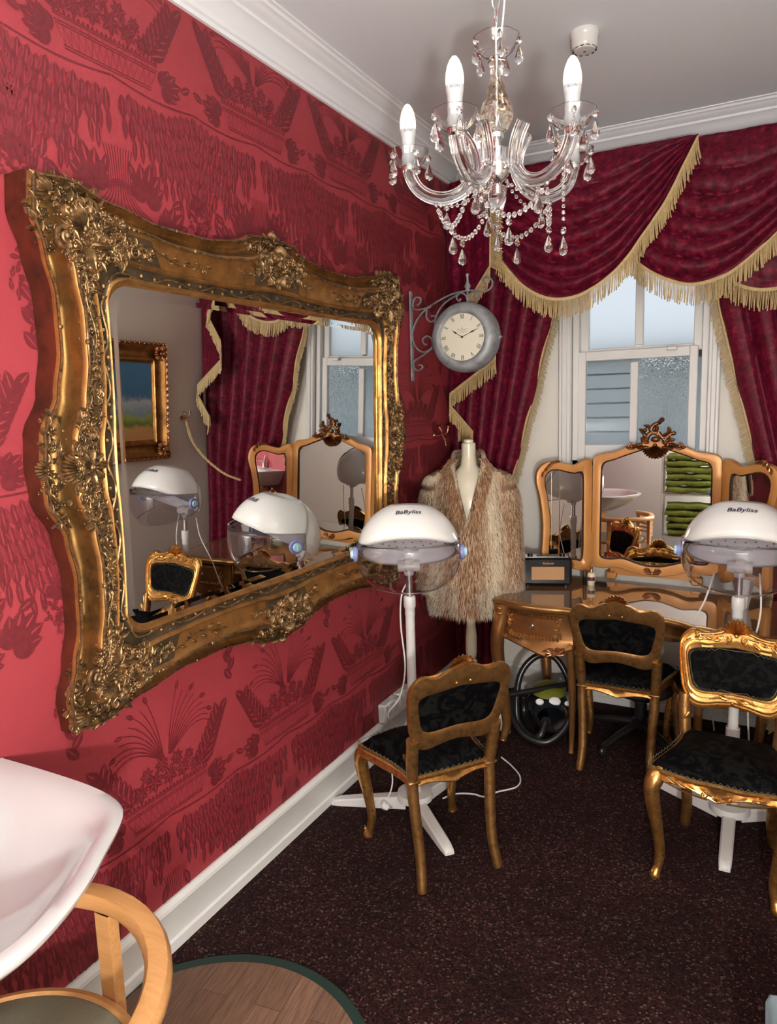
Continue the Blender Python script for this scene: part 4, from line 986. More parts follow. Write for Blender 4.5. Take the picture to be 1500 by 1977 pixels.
cable('trailing_cord', [(.46, 2.72, .005), (.50, 2.78, .005), (.569, 2.81, .005), (.623, 2.81, .005), (.661, 2.87, .005), (.728, 2.95, .005), (.716, 3.04, .005), (.652, 3.12, .005), (.575, 3.186, .005)], .0038, m_cord, 'loop of white cord lying on the carpet right of the left gilt chair')

# ================================================================ GILT CHAIRS
def make_chair():
    t = thing('gilt_chair', '', 'chair')
    # seat outline (front at +y), serpentine
    def outl(k, off=0.):
        pts = [(0, .222), (.09, .224), (.17, .205), (.222, .190), (.235, .165), (.215, .08), (.190, -.02), (.175, -.12), (.168, -.185), (.10, -.192), (0, -.195)]
        full = pts + [(-x, y) for x, y in reversed(pts[1:-1])]; c = catmull([(x, y, 0) for x, y in full], 5, True); return [(p.x * (1 + off / .2), p.y * (1 + off / .2)) for p in c]
    O = outl(0); N = len(O)
    def low(x, y):     # scalloped lower edge of the rail
        return .376 - .022 * max(0, 1 - abs(x) / .10) * (1 if y > .1 else .4) + .012 * sin(min(1, abs(x) / .2) * pi)
    rl = MB(); G = []
    for (x, y) in O:
        G.append([(x * .93, y * .93, low(x, y) + .004), (x * .99, y * .99, low(x, y) - .002), (x * 1.02, y * 1.02, low(x, y) + .005), (x * 1.0, y * 1.0, low(x, y) + .014), (x * .985, y * .985, .402), (x * 1.01, y * 1.01, .408), (x * 1.01, y * 1.01, .415), (x * .97, y * .97, .420), (x * .90, y * .90, .420)])
    rl.grid(G, True, False); 
    rl.build('seat_rail', g_chair, t, sharp=50)
    sc_ = MB(); mp = lambda u, v, w: (u, .222 - .35 * u * u + w, .386 + v)
    for sg in (-1, 1):
        o_scroll(sc_, mp, sg * .040, -.006, .014, pi / 2, sg, 1.3, .0035, w=.002)
        for k, (u, a) in enumerate(((.015, .3), (.055, .2), (.09, .15), (.125, .3))): o_leaf(sc_, mp, sg * u, -.008 + .004 * k, a if sg > 0 else pi - a, .045, .011, .007, .5 * sg, w=.0)
        sc_.tube([mp(sg * (.03 + .15 * q), -.024 + .028 * q - .006 * sin(q * pi), .002) for q in [j / 10 for j in range(11)]], .0036, 6)
    o_shell(sc_, mp, 0, -.008, -pi / 2, .018, 1.2, 5, .007); sc_.build('rail_carving', g_chair, t, sharp=60)
    # upholstered seat
    G = []; NR_ = 12
    for j in range(NR_ + 1):
        q = j / NR_; sc = 1.0 * (1 - q) + .0; zz = .418 + .058 * (1 - (1 - q) ** 2.6)
        if j == 0: zz = .414
        G.append([(x * (.995 if j else .97) * (1 - q), y * (.995 if j else .97) * (1 - q), zz + .010 * (1 if j > 1 else 0) * (1 - q)) for x, y in O])
    MB().grid(G, False, True).build('seat', m_brocade, t, sharp=80)
    # zigzag gimp
    def zig(P, amp, nrm, nz, r=.0013):
        mb = MB(); cl = len(P); out = []
        for i in range(nz):
            f = i / nz * cl; a = int(f) % cl; p = Vector(P[a]).lerp(Vector(P[(a + 1) % cl]), f - int(f)); out.append(p + nrm(p) * (amp if i % 2 else -amp))
        mb.tube(out, r, 4, closed=True); return mb
    gz = zig([(x * 1.005, y * 1.005, .428) for x, y in O], .005, lambda p: Vector((0, 0, 1)), 170); gz.build('braid', m_gimp, t)
    # back: ring frame on a leaning, slightly hollow plane
    lean0 = lambda u, v, w: (u, -.172 - .30 * (v - .42) * .86 - .035 * (v - .42) ** 2 + .20 * u * u + w * .97, v + w * .15)
    lean = lambda u, v, w: lean0(u, v + .034 * min(1, max(0, (v - .50) / .05)), w)
    def top(x):
        a = abs(x); return 0.790 + .034 * exp(-(a / .075) ** 2) + .012 * exp(-((a - .165) / .035) ** 2) - .014 * exp(-((a - .105) / .035) ** 2) 
    NB = 120
    def oo(k):
        th = 2 * pi * k / NB; c, s_ = cos(th), sin(th); e = .42
        x = (abs(c) ** e) * (1 if c > 0 else -1); y = (abs(s_) ** e) * (1 if s_ > 0 else -1)
        wd = lerp(.180, .218, (y + 1) / 2); X_ = x * wd
        return (X_, lerp(.640, top(X_), max(0, y)) if y > 0 else lerp(.640, .520 + .010 * cos(X_ / .17 * pi) , -y))
    def ii(k):
        th = 2 * pi * k / NB; c, s_ = cos(th), sin(th); e = .36
        x = (abs(c) ** e) * (1 if c > 0 else -1); y = (abs(s_) ** e) * (1 if s_ > 0 else -1)
        wd = lerp(.141, .176, (y + 1) / 2); X_ = x * wd
        return (X_, lerp(.640, .722 + .012 * exp(-(X_ / .07) ** 2), y) if y > 0 else lerp(.640, .566 + .006 * cos(X_ / .14 * pi), -y))
    PR = [(0, -.014), (0, -.002), (.03, .008), (.14, .012), (.20, .008), (.26, .012), (.36, .014), (.44, .010), (.52, .012), (.72, .012), (.80, .007), (.92, .008), (1, .003), (1, -.010), (.9, -.013), (.5, -.015), (.1, -.015)]
    G = []
    for k in range(NB):
        o_, i_ = oo(k), ii(k); G.append([lean(lerp(o_[0], i_[0], q), lerp(o_[1], i_[1], q), w) for q, w in PR])
    bk_ = MB().grid(G, True, True); 
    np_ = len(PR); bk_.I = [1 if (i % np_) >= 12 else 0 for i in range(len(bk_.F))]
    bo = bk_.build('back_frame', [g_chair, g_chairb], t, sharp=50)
    cr = MB(); mpb = lambda u, v, w: lean(u, v, w)
    o_shell(cr, mpb, 0, .784, pi / 2, .062, 1.30, 9, .016, w=.013)
    for sg in (-1, 1):
        o_scroll(cr, mpb, sg * .030, .768, .014, pi / 2 + sg * .6, sg, 1.3, .004, w=.012); o_scroll(cr, mpb, sg * .135, .772, .012, pi / 2, -sg, 1.3, .004, w=.012)
        cr.tube([mpb(sg * (.045 + .09 * q), .795 - .018 * q - .006 * sin(q * pi), .014) for q in [j / 8 for j in range(9)]], .006, 7)
        cr.tube([mpb(sg * (.045 + .085 * q), .778 - .012 * q, .014) for q in [j / 8 for j in range(9)]], .0042, 7)
        for u, v, a in ((.055, .762, -.3), (.085, .760, .2), (.115, .762, -.4)): o_leaf(cr, mpb, sg * u, v, a if sg > 0 else pi - a, .035, .010, .007, .6, w=.010)
        o_leaf(cr, mpb, sg * .012, .545, .15 if sg > 0 else pi - .15, .045, .009, .007, .3, w=.010)
        for v, a in ((.50, pi / 2), (.475, pi / 2 + .4)): o_leaf(cr, mpb, sg * .172, v, a, .04, .012, .008, .5, w=.008)
    cr.ball(mpb(0, .540, .014), .007, 8, 5); cr.build('crest_carving', g_chair, t, sharp=60)
    # two little pierced studs on the back of the crest
    for sg in (-1, 1): MB().ball(lean(sg * .028, .752, -.016), (.006, .004, .005), 8, 5).build('back_stud', g_chair, t)
    for w0, nm_ in ((.004, 'back_pad'), (-.010, 'back_lining')):
        G = []
        for j in range(7):
            q = j / 6; G.append([lean(ii(k)[0] * (1 - q) * 1.02, .643 + (ii(k)[1] - .643) * (1 - q) * 1.02, w0 + (.012 if w0 > 0 else -.002) * (1 - (1 - q) ** 2)) for k in range(NB)])
        MB().grid(G, False, True).build(nm_, m_brocade, t, sharp=80)
    zig([lean(ii(k)[0] * .975, .643 + (ii(k)[1] - .643) * .96, .009) for k in range(NB)], .0045, lambda p: Vector((0, 0, 1)), 120).build('back_braid', m_gimp, t)
    for sg in (-1, 1):
        # rear leg with its post up to the back frame
        P = catmull([lean(sg * .172, .545, -.004), (sg * .168, -.190, .47), (sg * .163, -.180, .405), (sg * .162, -.184, .34), (sg * .156, -.196, .22), (sg * .153, -.214, .11), (sg * .160, -.236, .02), (sg * .162, -.240, .001)], 6)
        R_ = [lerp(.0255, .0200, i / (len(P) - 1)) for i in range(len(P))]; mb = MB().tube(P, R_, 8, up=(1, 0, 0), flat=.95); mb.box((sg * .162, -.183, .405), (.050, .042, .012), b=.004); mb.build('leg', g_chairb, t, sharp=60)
        # cabriole front leg
        P = catmull([(sg * .190, .165, .405), (sg * .206, .186, .385), (sg * .216, .202, .345), (sg * .210, .200, .28), (sg * .196, .190, .19), (sg * .186, .184, .10), (sg * .190, .192, .045), (sg * .198, .202, .015), (sg * .198, .202, .001)], 6)
        K = len(P); R_ = [prof([(0, .028), (.15, .032), (.30, .027), (.6, .0185), (.78, .0155), (.9, .021), (1, .019)], i / (K - 1)) for i in range(K)]
        mb = MB().tube(P, R_, 10, star=.05); mpk = lambda u, v, w: (sg * (.214 + u * .7 + w * .6), .206 - u * .7 + w * .6, .35 + v)
        o_leaf(mb, mpk, 0, .02, -pi / 2, .09, .018, .014, .1, w=.010); o_scroll(mb, lambda u, v, w: (sg * (.196 + w * .7), .204 + u + w, .028 + v), 0, 0, .012, 0, 1, 1.2, .004, w=.010); mb.build('leg', g_chair, t, sharp=60)
    return t
c1 = make_chair(); c1['label'] = 'gilt rococo chair with black seat, seen from behind, nearest the red wall'
def place(o, x, y, facing): o.location = (x, y, 0); o.rotation_euler = (0, 0, facing - pi / 2)
c2 = dup(c1); c2['label'] = 'gilt rococo chair with its back to the viewer, pushed up to the dressing table'
c3 = dup(c1); c3['label'] = 'gilt rococo chair with shell crest facing the viewer, in front of the right dryer'
for c in (c1, c2, c3): c['group'] = 'matching gilt chairs with black brocade seats'
place(c1, .562, 2.382, radians(142.5)); place(c2, 1.105, 3.455, radians(91)); place(c3, 1.585, 2.735, radians(-94))
c1.scale = c2.scale = c3.scale = (1, .92, 1)
# upholstered stool at the dressing table
st = thing('gilt_stool', 'black upholstered stool with gilt legs tucked between the two right-hand chairs at the table', 'stool', (1.53, 3.52, 0))
G = []
for j in range(11):
    q = j / 10; G.append([((.20 * (abs(cos(a)) ** .7) * (1 if cos(a) > 0 else -1)) * sin(pi * (.5 - q / 2)) if j else .19 * cos(a), (.17 * (abs(sin(a)) ** .7) * (1 if sin(a) > 0 else -1)) * sin(pi * (.5 - q / 2)) if j else .16 * sin(a), .40 + .065 * sin(pi * q / 2) ** .6) for a in [2 * pi * k / 48 for k in range(48)]])
MB().grid(G, False, True).build('seat', m_brocade, st, sharp=80)
G = [[(.200 * (abs(cos(a)) ** .7) * (1 if cos(a) > 0 else -1) * s_, .17 * (abs(sin(a)) ** .7) * (1 if sin(a) > 0 else -1) * s_, z) for s_, z in ((.92, .365), (1, .362), (1.02, .38), (1, .405), (.95, .408))] for a in [2 * pi * k / 48 for k in range(48)]]
MB().grid(G, True, False).build('seat_rail', g_chair, st)
for sx in (-1, 1):
    for sy in (-1, 1): MB().tube(catmull([(sx * .165, sy * .135, .39), (sx * .178, sy * .146, .33), (sx * .165, sy * .135, .18), (sx * .160, sy * .130, .07), (sx * .172, sy * .142, .001)], 6), [.022, .024, .024, .022, .021, .02, .019, .018, .017, .016, .015, .014, .013, .012, .012, .012, .013, .014, .015, .016, .017, .017, .017, .017, .017][:25], 9).build('leg', g_chairb, st)
# black swivel stool under the table
ss = thing('swivel_stool', 'black star-base swivel stool mostly hidden under the dressing table', 'stool', (1.16, 3.66, 0), rot=(0, 0, .35))
MB().lathe([(0, .34), (.15, .335), (.165, .31), (.165, .285), (.15, .27), (0, .27)], 32).build('seat', m_black, ss)
MB().lathe([(0, .27), (.05, .27), (.05, .22), (.03, .21), (.03, .12), (.045, .11), (.045, .08), (0, .08)], 20).build('gas_column', m_black, ss)
for k in range(5):
    m_ = Matrix.Rotation(2 * pi * k / 5 + .1, 4, 'Z'); MB().tube([(.03, 0, .095), (.16, 0, .080), (.29, 0, .052)], [.022, .018, .014], 8, m=m_).ball((.29, 0, .027), (.026, .018, .026), m=m_).build('leg', m_black, ss)

# ================================================================ DRESSING TABLE
dk = thing('dressing_table', 'bronze-gold serpentine dressing table with glass top under the window', 'dressing table', (.50, 3.385, 0), rot=(0, 0, radians(-7)))
DW, DD, DH = 1.33, .565, .76
fy = lambda x: -.045 * sin(pi * min(1, max(0, x / .40))) ** 1.0 if x < .40 else (-.045 * sin(pi * min(1, max(0, (DW - x) / .40))) if x > DW - .40 else .055 * sin(pi * (x - .40) / (DW - .80)))
NX = 80
def outline(off=0.):
    F_ = [(x, fy(x) - off - .018 * exp(-((x - .40) / .03) ** 2) - .018 * exp(-((x - DW + .40) / .03) ** 2) - .012 * exp(-(x / .03) ** 2) - .012 * exp(-((x - DW) / .03) ** 2)) for x in [-off + (DW + 2 * off) * k / NX for k in range(NX + 1)]]
    S1 = [(DW + off + .012 * sin(pi * k / 12), DD * k / 12) for k in range(1, 12)]; B_ = [(DW + off, DD + off * .2), (-off, DD + off * .2)]; S2 = [(-off - .012 * sin(pi * k / 12), DD * k / 12) for k in range(11, 0, -1)]
    return F_ + S1 + B_ + S2
E_ = MB(); P0 = outline(.0); G = []
cx, cy = DW / 2, DD / 2
for dx, z in ((-.02, DH - .034), (.004, DH - .034), (.016, DH - .026), (.022, DH - .014), (.018, DH - .004), (.006, DH), (-.03, DH)):
    G.append([(x, y, z) for x, y in outline(dx)] )
E_.grid(G, False, True); E_.build('top_edge', g_edge, dk, sharp=60)
MB().prism(outline(-.010), DH - .030, DH + .0015).build('top_panel', m_glasstop, dk, sharp=30)
# carcase: two pedestals and a kneehole apron
def ped(x0, x1, nm_):
    mb = MB(); G = []
    for k in range(25):
        x = lerp(x0 + .012, x1 - .012, k / 24); t = k / 24; y = fy(x) + .020; lowz = .545 - .040 * exp(-((t - .75 if x0 < .3 else t - .25) / .22) ** 2) + .012 * cos(t * 2 * pi)
        G.append([(x, y + .012, lowz + .010), (x, y - .020, lowz), (x, y - .030, lowz + .012), (x, y - .022, lowz + .030), (x, y - .012, .575), (x, y - .008, .590), (x, y - .006, .720), (x, y - .010, DH - .034)])
    mb.grid(G)
    for x in (x0 + .012, x1 - .012): mb.box((x, (DD + fy(x)) / 2 + .005, .64), (.016, DD - fy(x) - .03, .18), b=.003)
    mb.box(((x0 + x1) / 2, DD - .02, .64), (x1 - x0 - .03, .014, .18)); mb.box(((x0 + x1) / 2, DD / 2, .560), (x1 - x0 - .03, DD - .06, .010)); mb.build(nm_, m_desk, dk, sharp=50)
    # drawer front with carved border and knob
    dw0, dw1 = x0 + .055, x1 - .060; dr = MB(); G = []
    for k in range(17): x = lerp(dw0, dw1, k / 16); y = fy(x) + .011; G.append([(x, y, .594), (x, y - .006, .597), (x, y - .006, .705), (x, y, .708)])
    dr.grid(G); d_ = dr.build('drawer', g_drawer, dk, sharp=50)
    cv = MB(); mp = lambda u, v, w: (u, fy(u) + .005 - w, v)
    for k in range(15):
        u = lerp(dw0 + .02, dw1 - .02, k / 14)
        for v, s_ in ((.700, 1), (.602, -1)): o_leaf(cv, mp, u - .010, v - s_ * .004, .8 * s_, .026, .0075, .012, 0, 0, 1, .002)
    for sg, u in ((1, dw0 + .008), (-1, dw1 - .008)):
        cv.tube([mp(u + sg * .010 * sin(q * 2 * pi) ** 2 + (-sg) * .006, lerp(.606, .697, q), .004) for q in [j / 12 for j in range(13)]], .0042, 6)
        for v, a in ((.62, 1.2), (.68, -1.2), (.65, 0)): o_leaf(cv, mp, u + sg * .002, v, a if sg > 0 else pi - a, .028, .008, .009, .5)
        o_scroll(cv, mp, u + sg * .016, .690, .009, 0, sg, 1.2, .003); o_scroll(cv, mp, u + sg * .016, .612, .009, 0, -sg, 1.2, .003)
    cv.build('carved_border', g_edge, d_, sharp=60)
    MB().lathe([(0, .022), (.007, .021), (.0095, .015), (.007, .008), (.004, .005), (.009, .001), (.009, 0)], 16, m=Matrix.Translation(((dw0 + dw1) / 2, fy((dw0 + dw1) / 2) + .005, .652)) @ Matrix.Rotation(pi / 2, 4, 'X')).build('knob', m_alu, d_)
    # apron scroll where the rail drops
    ap = MB(); mp = lambda u, v, w: (u, fy(u) - .006 - w, v); uc = x0 + (x1 - x0) * (.78 if x0 < .3 else .22)
    for sg in (-1, 1):
        for a, L in ((.3, .06), (-.2, .05), (.8, .04)): o_leaf(ap, mp, uc, .530, a if sg > 0 else pi - a, L, .014, .012, .5)
    o_scroll(ap, mp, uc, .528, .014, 0, 1, 1.4, .005, w=.004); ap.build('apron_carving', g_cop, dk, sharp=60)
ped(0, .40, 'pedestal'); ped(DW - .40, DW, 'pedestal')
mb = MB(); G = []
for k in range(25): x = lerp(.40, DW - .40, k / 24); y = fy(x) + .03; G.append([(x, y + .012, .66), (x, y - .004, .655 + .012 * cos(k / 24 * 4 * pi)), (x, y - .010, .668), (x, y, .68), (x, y, DH - .034)])
mb.grid(G); mb.build('kneehole_apron', m_desk, dk)
for (x, y, sx, sy) in ((.02, .0, -1, -1), (DW - .02, .0, 1, -1), (.035, DD - .03, -1, 1), (DW - .035, DD - .03, 1, 1), (.37, .03, 1, -1), (DW - .37, .03, -1, -1)):
    inner_ = .1 < x < DW - .1
    if inner_: P = catmull([(x, y, .60), (x, y, .50), (x + sx * .004, y + .01, .30), (x, y + .02, .10), (x, y + .01, .001)], 6); R0 = [.024, .013]
    else: P = catmull([(x, y, .735), (x + sx * .004, y + sy * .006, .66), (x + sx * .020, y + sy * .024, .56), (x + sx * .016, y + sy * .018, .42), (x - sx * .006, y - sy * .006, .22), (x - sx * .014, y - sy * .012, .08), (x - sx * .004, y + sy * .002, .02), (x, y + sy * .004, .001)], 6); R0 = [.044, .019]
    K = len(P); R_ = [lerp(R0[0], R0[1], min(1, i / K * 1.15)) * (1.15 if i / K > .93 else 1) for i in range(K)]
    mb = MB().tube(P, R_, 10, star=.04)
    if not inner_:
        mpk = lambda u, v, w: (x + sx * (.020 + (u * .5 if sy < 0 else u * .5)) + sx * 0, y + sy * (.040 + w) if True else 0, .56 + v)
        for k in range(7): o_leaf(mb, mpk, (-.012 if k % 2 else .012), .14 - .045 * k, -pi / 2 + (.5 if k % 2 else -.5), .06, .016, .012, .2)
        mb.ball((x + sx * .004, y + sy * .034, .715), (.020, .012, .014), 10, 6); mb.ball((x + sx * .004, y + sy * .034, .690), (.024, .012, .010), 10, 6)
    mb.build('leg', m_desk, dk, sharp=60)

# ================================================================ TRIPLE MIRROR
tm = thing('triple_dressing_mirror', 'three-panel honey gold dressing mirror with a carved crest standing on the table', 'mirror', (1.165, 3.945, .765), rot=(radians(-.6), 0, radians(.3)))
def panel(parent, outf, inf, nm_, N=120, dep=.022):
    """frame ring plus glass, x across, z up, facing -y"""
    G = []; PR = [(0, dep), (0, -.002), (.06, -.010), (.45, -.014), (.85, -.010), (.9, -.004), (1, .0), (1, .006)]
    for k in range(N):
        o_, i_ = outf(k / N), inf(k / N); G.append([(lerp(o_[0], i_[0], q), w, lerp(o_[1], i_[1], q)) for q, w in PR])
    mb = MB().grid(G, True, False); mb.I = [1 if (i % 7) >= 4 else 0 for i in range(len(mb.F))]; mb.build(nm_, [g_wood, m_dkline], parent, sharp=50)
    b_ = MB(); b_.prism([outf(k / N) for k in range(N)], dep - .004, dep, lambda u, v, w: (u, w, v)); b_.build('back_board', g_drawer, parent)
    c = MB(); pts = [inf(k / N) for k in range(N)]; c.V = [(x, .002, z) for x, z in pts]; c.F = [tuple(range(N))]; c.I = [0]; c.build('mirror_glass', m_mirror, parent, smooth=False)
m_dkline = M('dark_wood_line', (.05, .02, .008), .4)
def spl(pts, N=12): c = catmull([(x, 0, z) for x, z in pts], N, True); return lambda t: ((lambda p: (p.x, p.z))(c[int(t * len(c)) % len(c)]))
sym = lambda pts: pts + [(-x, z) for x, z in reversed(pts) if abs(x) > 1e-6]
outc = [(0, .755), (.06, .752), (.13, .728), (.19, .700), (.25, .690), (.288, .672), (.296, .62), (.297, .40), (.297, .15), (.290, .075), (.24, .060), (.17, .072), (.10, .050), (.05, .040), (0, .036)]
inc = [(0, .712), (.06, .705), (.13, .680), (.19, .655), (.232, .640), (.246, .615), (.249, .56), (.250, .40), (.250, .20), (.246, .135), (.20, .122), (.14, .128), (.08, .110), (.04, .098), (0, .096)]
panel(tm, spl(sym(outc)), spl(sym(inc)), 'centre_frame', 340)
cr = MB(); mp = lambda u, v, w: (u, -.014 - w, v)
o_shell(cr, mp, 0, .735, -pi / 2, .074, 1.1, 11, .022)
for sg in (-1, 1):
    for u, v, a, L, c in ((.03, .745, .4, .05, .6), (.06, .740, -.1, .05, -.6), (.09, .728, -.4, .05, .8), (.03, .725, -.2, .06, .3)): o_leaf(cr, mp, sg * u, v, a if sg > 0 else pi - a, L, .014, .012, c * sg)
    o_scroll(cr, mp, sg * .105, .728, .020, pi / 2, -sg, 1.4, .006); o_scroll(cr, mp, sg * .055, .758, .014, pi / 2, sg, 1.4, .005)
for P, r in (([(-.045, .750), (-.035, .785), (-.012, .800), (.010, .790), (.035, .765), (.045, .745)], .013), ([(-.01, .795), (-.022, .815), (-.010, .838), (.012, .850), (.026, .865)], .013), ([(.01, .80), (.028, .775), (.048, .775), (.068, .792), (.080, .795)], .012), ([(-.04, .775), (-.055, .795), (-.050, .812)], .011)):
    Q = catmull([(x, -.010, z) for x, z in P], 6); cr.tube(Q, [r * (1 - .4 * i / len(Q)) for i in range(len(Q))], 8); cr.ball(Q[-1], r * 1.0, 8, 5)
cr.ball((0, -.016, .765), (.022, .016, .016), 10, 6)
for u, v, a in ((.0, .80, 1.2), (-.02, .82, 2.4), (.03, .78, .4), (.06, .79, 1.4), (-.05, .79, 2.0), (-.03, .77, 2.9), (.01, .84, .9), (.05, .765, -.3)): o_leaf(cr, mp, u, v, a, .042, .012, .012, .6); cr.build('crest_carving', g_cop, tm, sharp=60)
bc = MB(); 
for sg in (-1, 1): o_leaf(bc, mp, 0, .052, .2 if sg > 0 else pi - .2, .05, .014, .012, .6 * sg); o_leaf(bc, mp, sg * .01, .060, .8 if sg > 0 else pi - .8, .035, .012, .012, 0)
bc.ball((0, -.024, .056), .010); bc.build('base_carving', g_cop, tm, sharp=60)
for x in (-.20, .20): MB().box((x, .03, .02), (.05, .05, .04), b=.006).build('foot', g_wood, tm)
MB().box((0, .045, .25), (.42, .012, .46)).build('support_board', g_wood, tm)
outw = [(0.0, .055), (.07, .050), (.15, .070), (.235, .030), (.262, .050), (.262, .12), (.255, .30), (.270, .45), (.290, .54), (.285, .60), (.255, .640), (.20, .655), (.14, .640), (.09, .632), (.05, .655), (.01, .660), (0, .62), (0, .35)]
inw = [(.055, .125), (.09, .115), (.15, .120), (.205, .115), (.218, .14), (.216, .22), (.212, .32), (.225, .44), (.240, .53), (.236, .575), (.21, .600), (.175, .602), (.13, .590), (.095, .582), (.065, .585), (.052, .56), (.050, .45), (.050, .28)]
for sg, ang in ((-1, 31), (1, 36)):
    wg = bpy.data.objects.new('side_wing', None); COL.objects.link(wg); wg.parent = tm; wg.location = (sg * .300, 0, 0); wg.rotation_euler = (0, 0, radians(-sg * -ang) * (1 if sg < 0 else 1) * -1 if False else (radians(ang) if sg < 0 else radians(-ang)))
    panel(wg, spl([(sg * x, z) for x, z in outw]), spl([(sg * x, z) for x, z in inw]), 'wing_frame', 216, .018)
    w_ = MB(); 
    for k in range(5): o_leaf(w_, mp, sg * (.17 + .020 * k), .652 - .004 * k * k * .8, (.2 if sg > 0 else pi - .2) + k * .3, .035, .010, .009, .5)
    w_.build('wing_carving', g_cop, wg, sharp=60)

tm.scale = (1.08, 1, 1)
# ================================================================ THINGS ON THE TABLE
rd = thing('portable_radio', 'black retro radio with tan speaker cloth and raised aerial on the table', 'radio', (.650, 3.725, .762), rot=(0, 0, radians(20)))
MB().box((0, 0, .083), (.262, .105, .150), b=.012).build('case', m_radio, rd)
MB().box((.005, -.053, .074), (.172, .004, .072), b=.0018).build('speaker_panel', m_spk, rd)
MB().box((0, 0, .1585), (.225, .072, .004), b=.001).build('control_panel', m_chrome, rd)
MB().box((.01, -.004, .1612), (.120, .050, .002)).build('dial_plate', m_black, rd)
for x in (-.085, .085): MB().lathe([(0, .012), (.013, .012), (.014, .009), (.014, 0), (0, 0)], 18, (x, -.006, .1605)).build('knob', m_radio, rd)
for sg in (-1, 1): MB().tube(catmull([(sg * .133, -.02, .135), (sg * .139, -.02, .120), (sg * .139, -.02, .105), (sg * .133, -.02, .092)], 4), .005, 7).build('strap_stud', g_edge, rd)
for x in (-.1, .1):
    for y in (-.035, .035): MB().lathe([(0, 0), (.009, 0), (.009, .010), (0, .010)], 12, (x, y, 0)).build('foot', m_black, rd)
MB().tube([(.070, .030, .155), (.072, .030, .30), (.074, .030, .62)], [.0030, .0026, .0018], 8).tube([(.070, .030, .158), (.0703, .030, .19)], .005, 8).build('aerial', g_edge, rd)
text_mesh('Roberts', .018, 'radio_lettering', g_cop, rd, lambda x, y, z: (x + .005, -.0536 - z, .128 + y), shear=.4, depth=.0005, bold=.0002)
bt = thing('lotion_bottle', 'small cream lotion bottle with gold cap and dark label on the table', 'bottle', (.875, 3.80, .762))
MB().lathe([(0, 0), (.019, 0), (.0205, .003), (.0205, .058), (.018, .064), (.008, .070), (0, .070)], 24).build('bottle', m_lotion, bt)
MB().lathe([(0, .068), (.008, .068), (.009, .078), (.0065, .082), (.0065, .094), (.008, .096), (.008, .101), (0, .102)], 18).build('cap', g_edge, bt)
LB = MB(); LB.grid([[(.0208 * cos(a), .0208 * sin(a), z) for z in (.026, .029, .043, .046)] for a in [radians(-150 + 10 * k) for k in range(14)]]); LB.build('label', m_grout, bt)
mt = thing('mascara_tube', 'slim dark tube with a gold band standing left of the lotion bottle', 'cosmetics', (.842, 3.79, .762))
MB().lathe([(0, 0), (.0095, 0), (.010, .002), (.010, .045), (0, .045)], 16).build('tube', m_radio, mt)
MB().lathe([(0, .045), (.0102, .045), (.0102, .050), (.0095, .050), (.0095, .080), (.008, .082), (0, .082)], 16).build('cap', m_dkline, mt)
cc = thing('make_up_compact', 'small flat black box on the table right of the lotion bottle', 'cosmetics', (.925, 3.80, .762), rot=(0, 0, -.1))
MB().box((0, 0, .008), (.062, .030, .014), b=.003).build('box', m_black, cc); MB().box((0, 0, .0165), (.058, .027, .004), b=.0015).build('lid', m_radio, cc)
ho = thing('tapered_piece', 'pale grey tapering piece on the table behind the right dryer', 'oddment', (1.62, 3.62, .762))  # generic pale tapering shape, use unknown
MB().lathe([(0, 0), (.012, 0), (.040, .135), (.044, .14), (.040, .142), (0, .13)], 4, m=Matrix.Rotation(.4, 4, 'Z')).build('body', m_hood, ho)

# ================================================================ MANNEQUIN AND FUR COAT
mq = thing('dress_form', 'cream mannequin bust on a turned stand in the left corner, wearing the fur coat', 'mannequin', (.290, 3.53, 0), rz=radians(17))
def ell(z, a, b_, cy=0., n=40): return [(a * cos(q), cy + b_ * sin(q), z) for q in [2 * pi * k / n for k in range(n)]]
MB().grid([ell(*r) for r in ((.64, .02, .02), (.65, .13, .09), (.80, .155, .11), (.95, .13, .095), (1.05, .135, .10), (1.18, .165, .120), (1.28, .160, .105), (1.35, .135, .085), (1.385, .080, .062, -.0), (1.42, .045, .045, .002), (1.47, .038, .040, .004), (1.535, .037, .039, .004), (1.54, .032, .034, .004), (1.545, .001, .001, .004))], False, True).build('bust', m_manq, mq)
MB().lathe([(0, 1.54), (.026, 1.542), (.026, 1.553), (.020, 1.558), (0, 1.56)], 24).build('neck_cap', m_manq, mq)
MB().lathe([(.0, .66), (.024, .65), (.024, .56), (.029, .50), (.031, .48), (.031, .40), (.026, .365), (.020, .358), (.032, .350), (.032, .342), (.022, .336), (.034, .322), (.034, .300), (.028, .290), (.036, .270), (.036, .200), (.045, .180), (.03, .16), (0, .16)], 28).build('turned_stem', m_manq, mq)
for k in range(3):
    m_ = Matrix.Rotation(radians(205 + 120 * k), 4, 'Z'); P = catmull([(.02, 0, .22), (.07, 0, .255), (.12, 0, .22), (.155, 0, .12), (.20, 0, .03), (.24, 0, .014), (.25, 0, .012)], 5)
    MB().tube([m_ @ p for p in P], [.022] * 6 + [.019] * 12 + [.015] * (len(P) - 18), 8, up=(0, 0, 1), flat=1.5).build('leg', m_manq, mq)
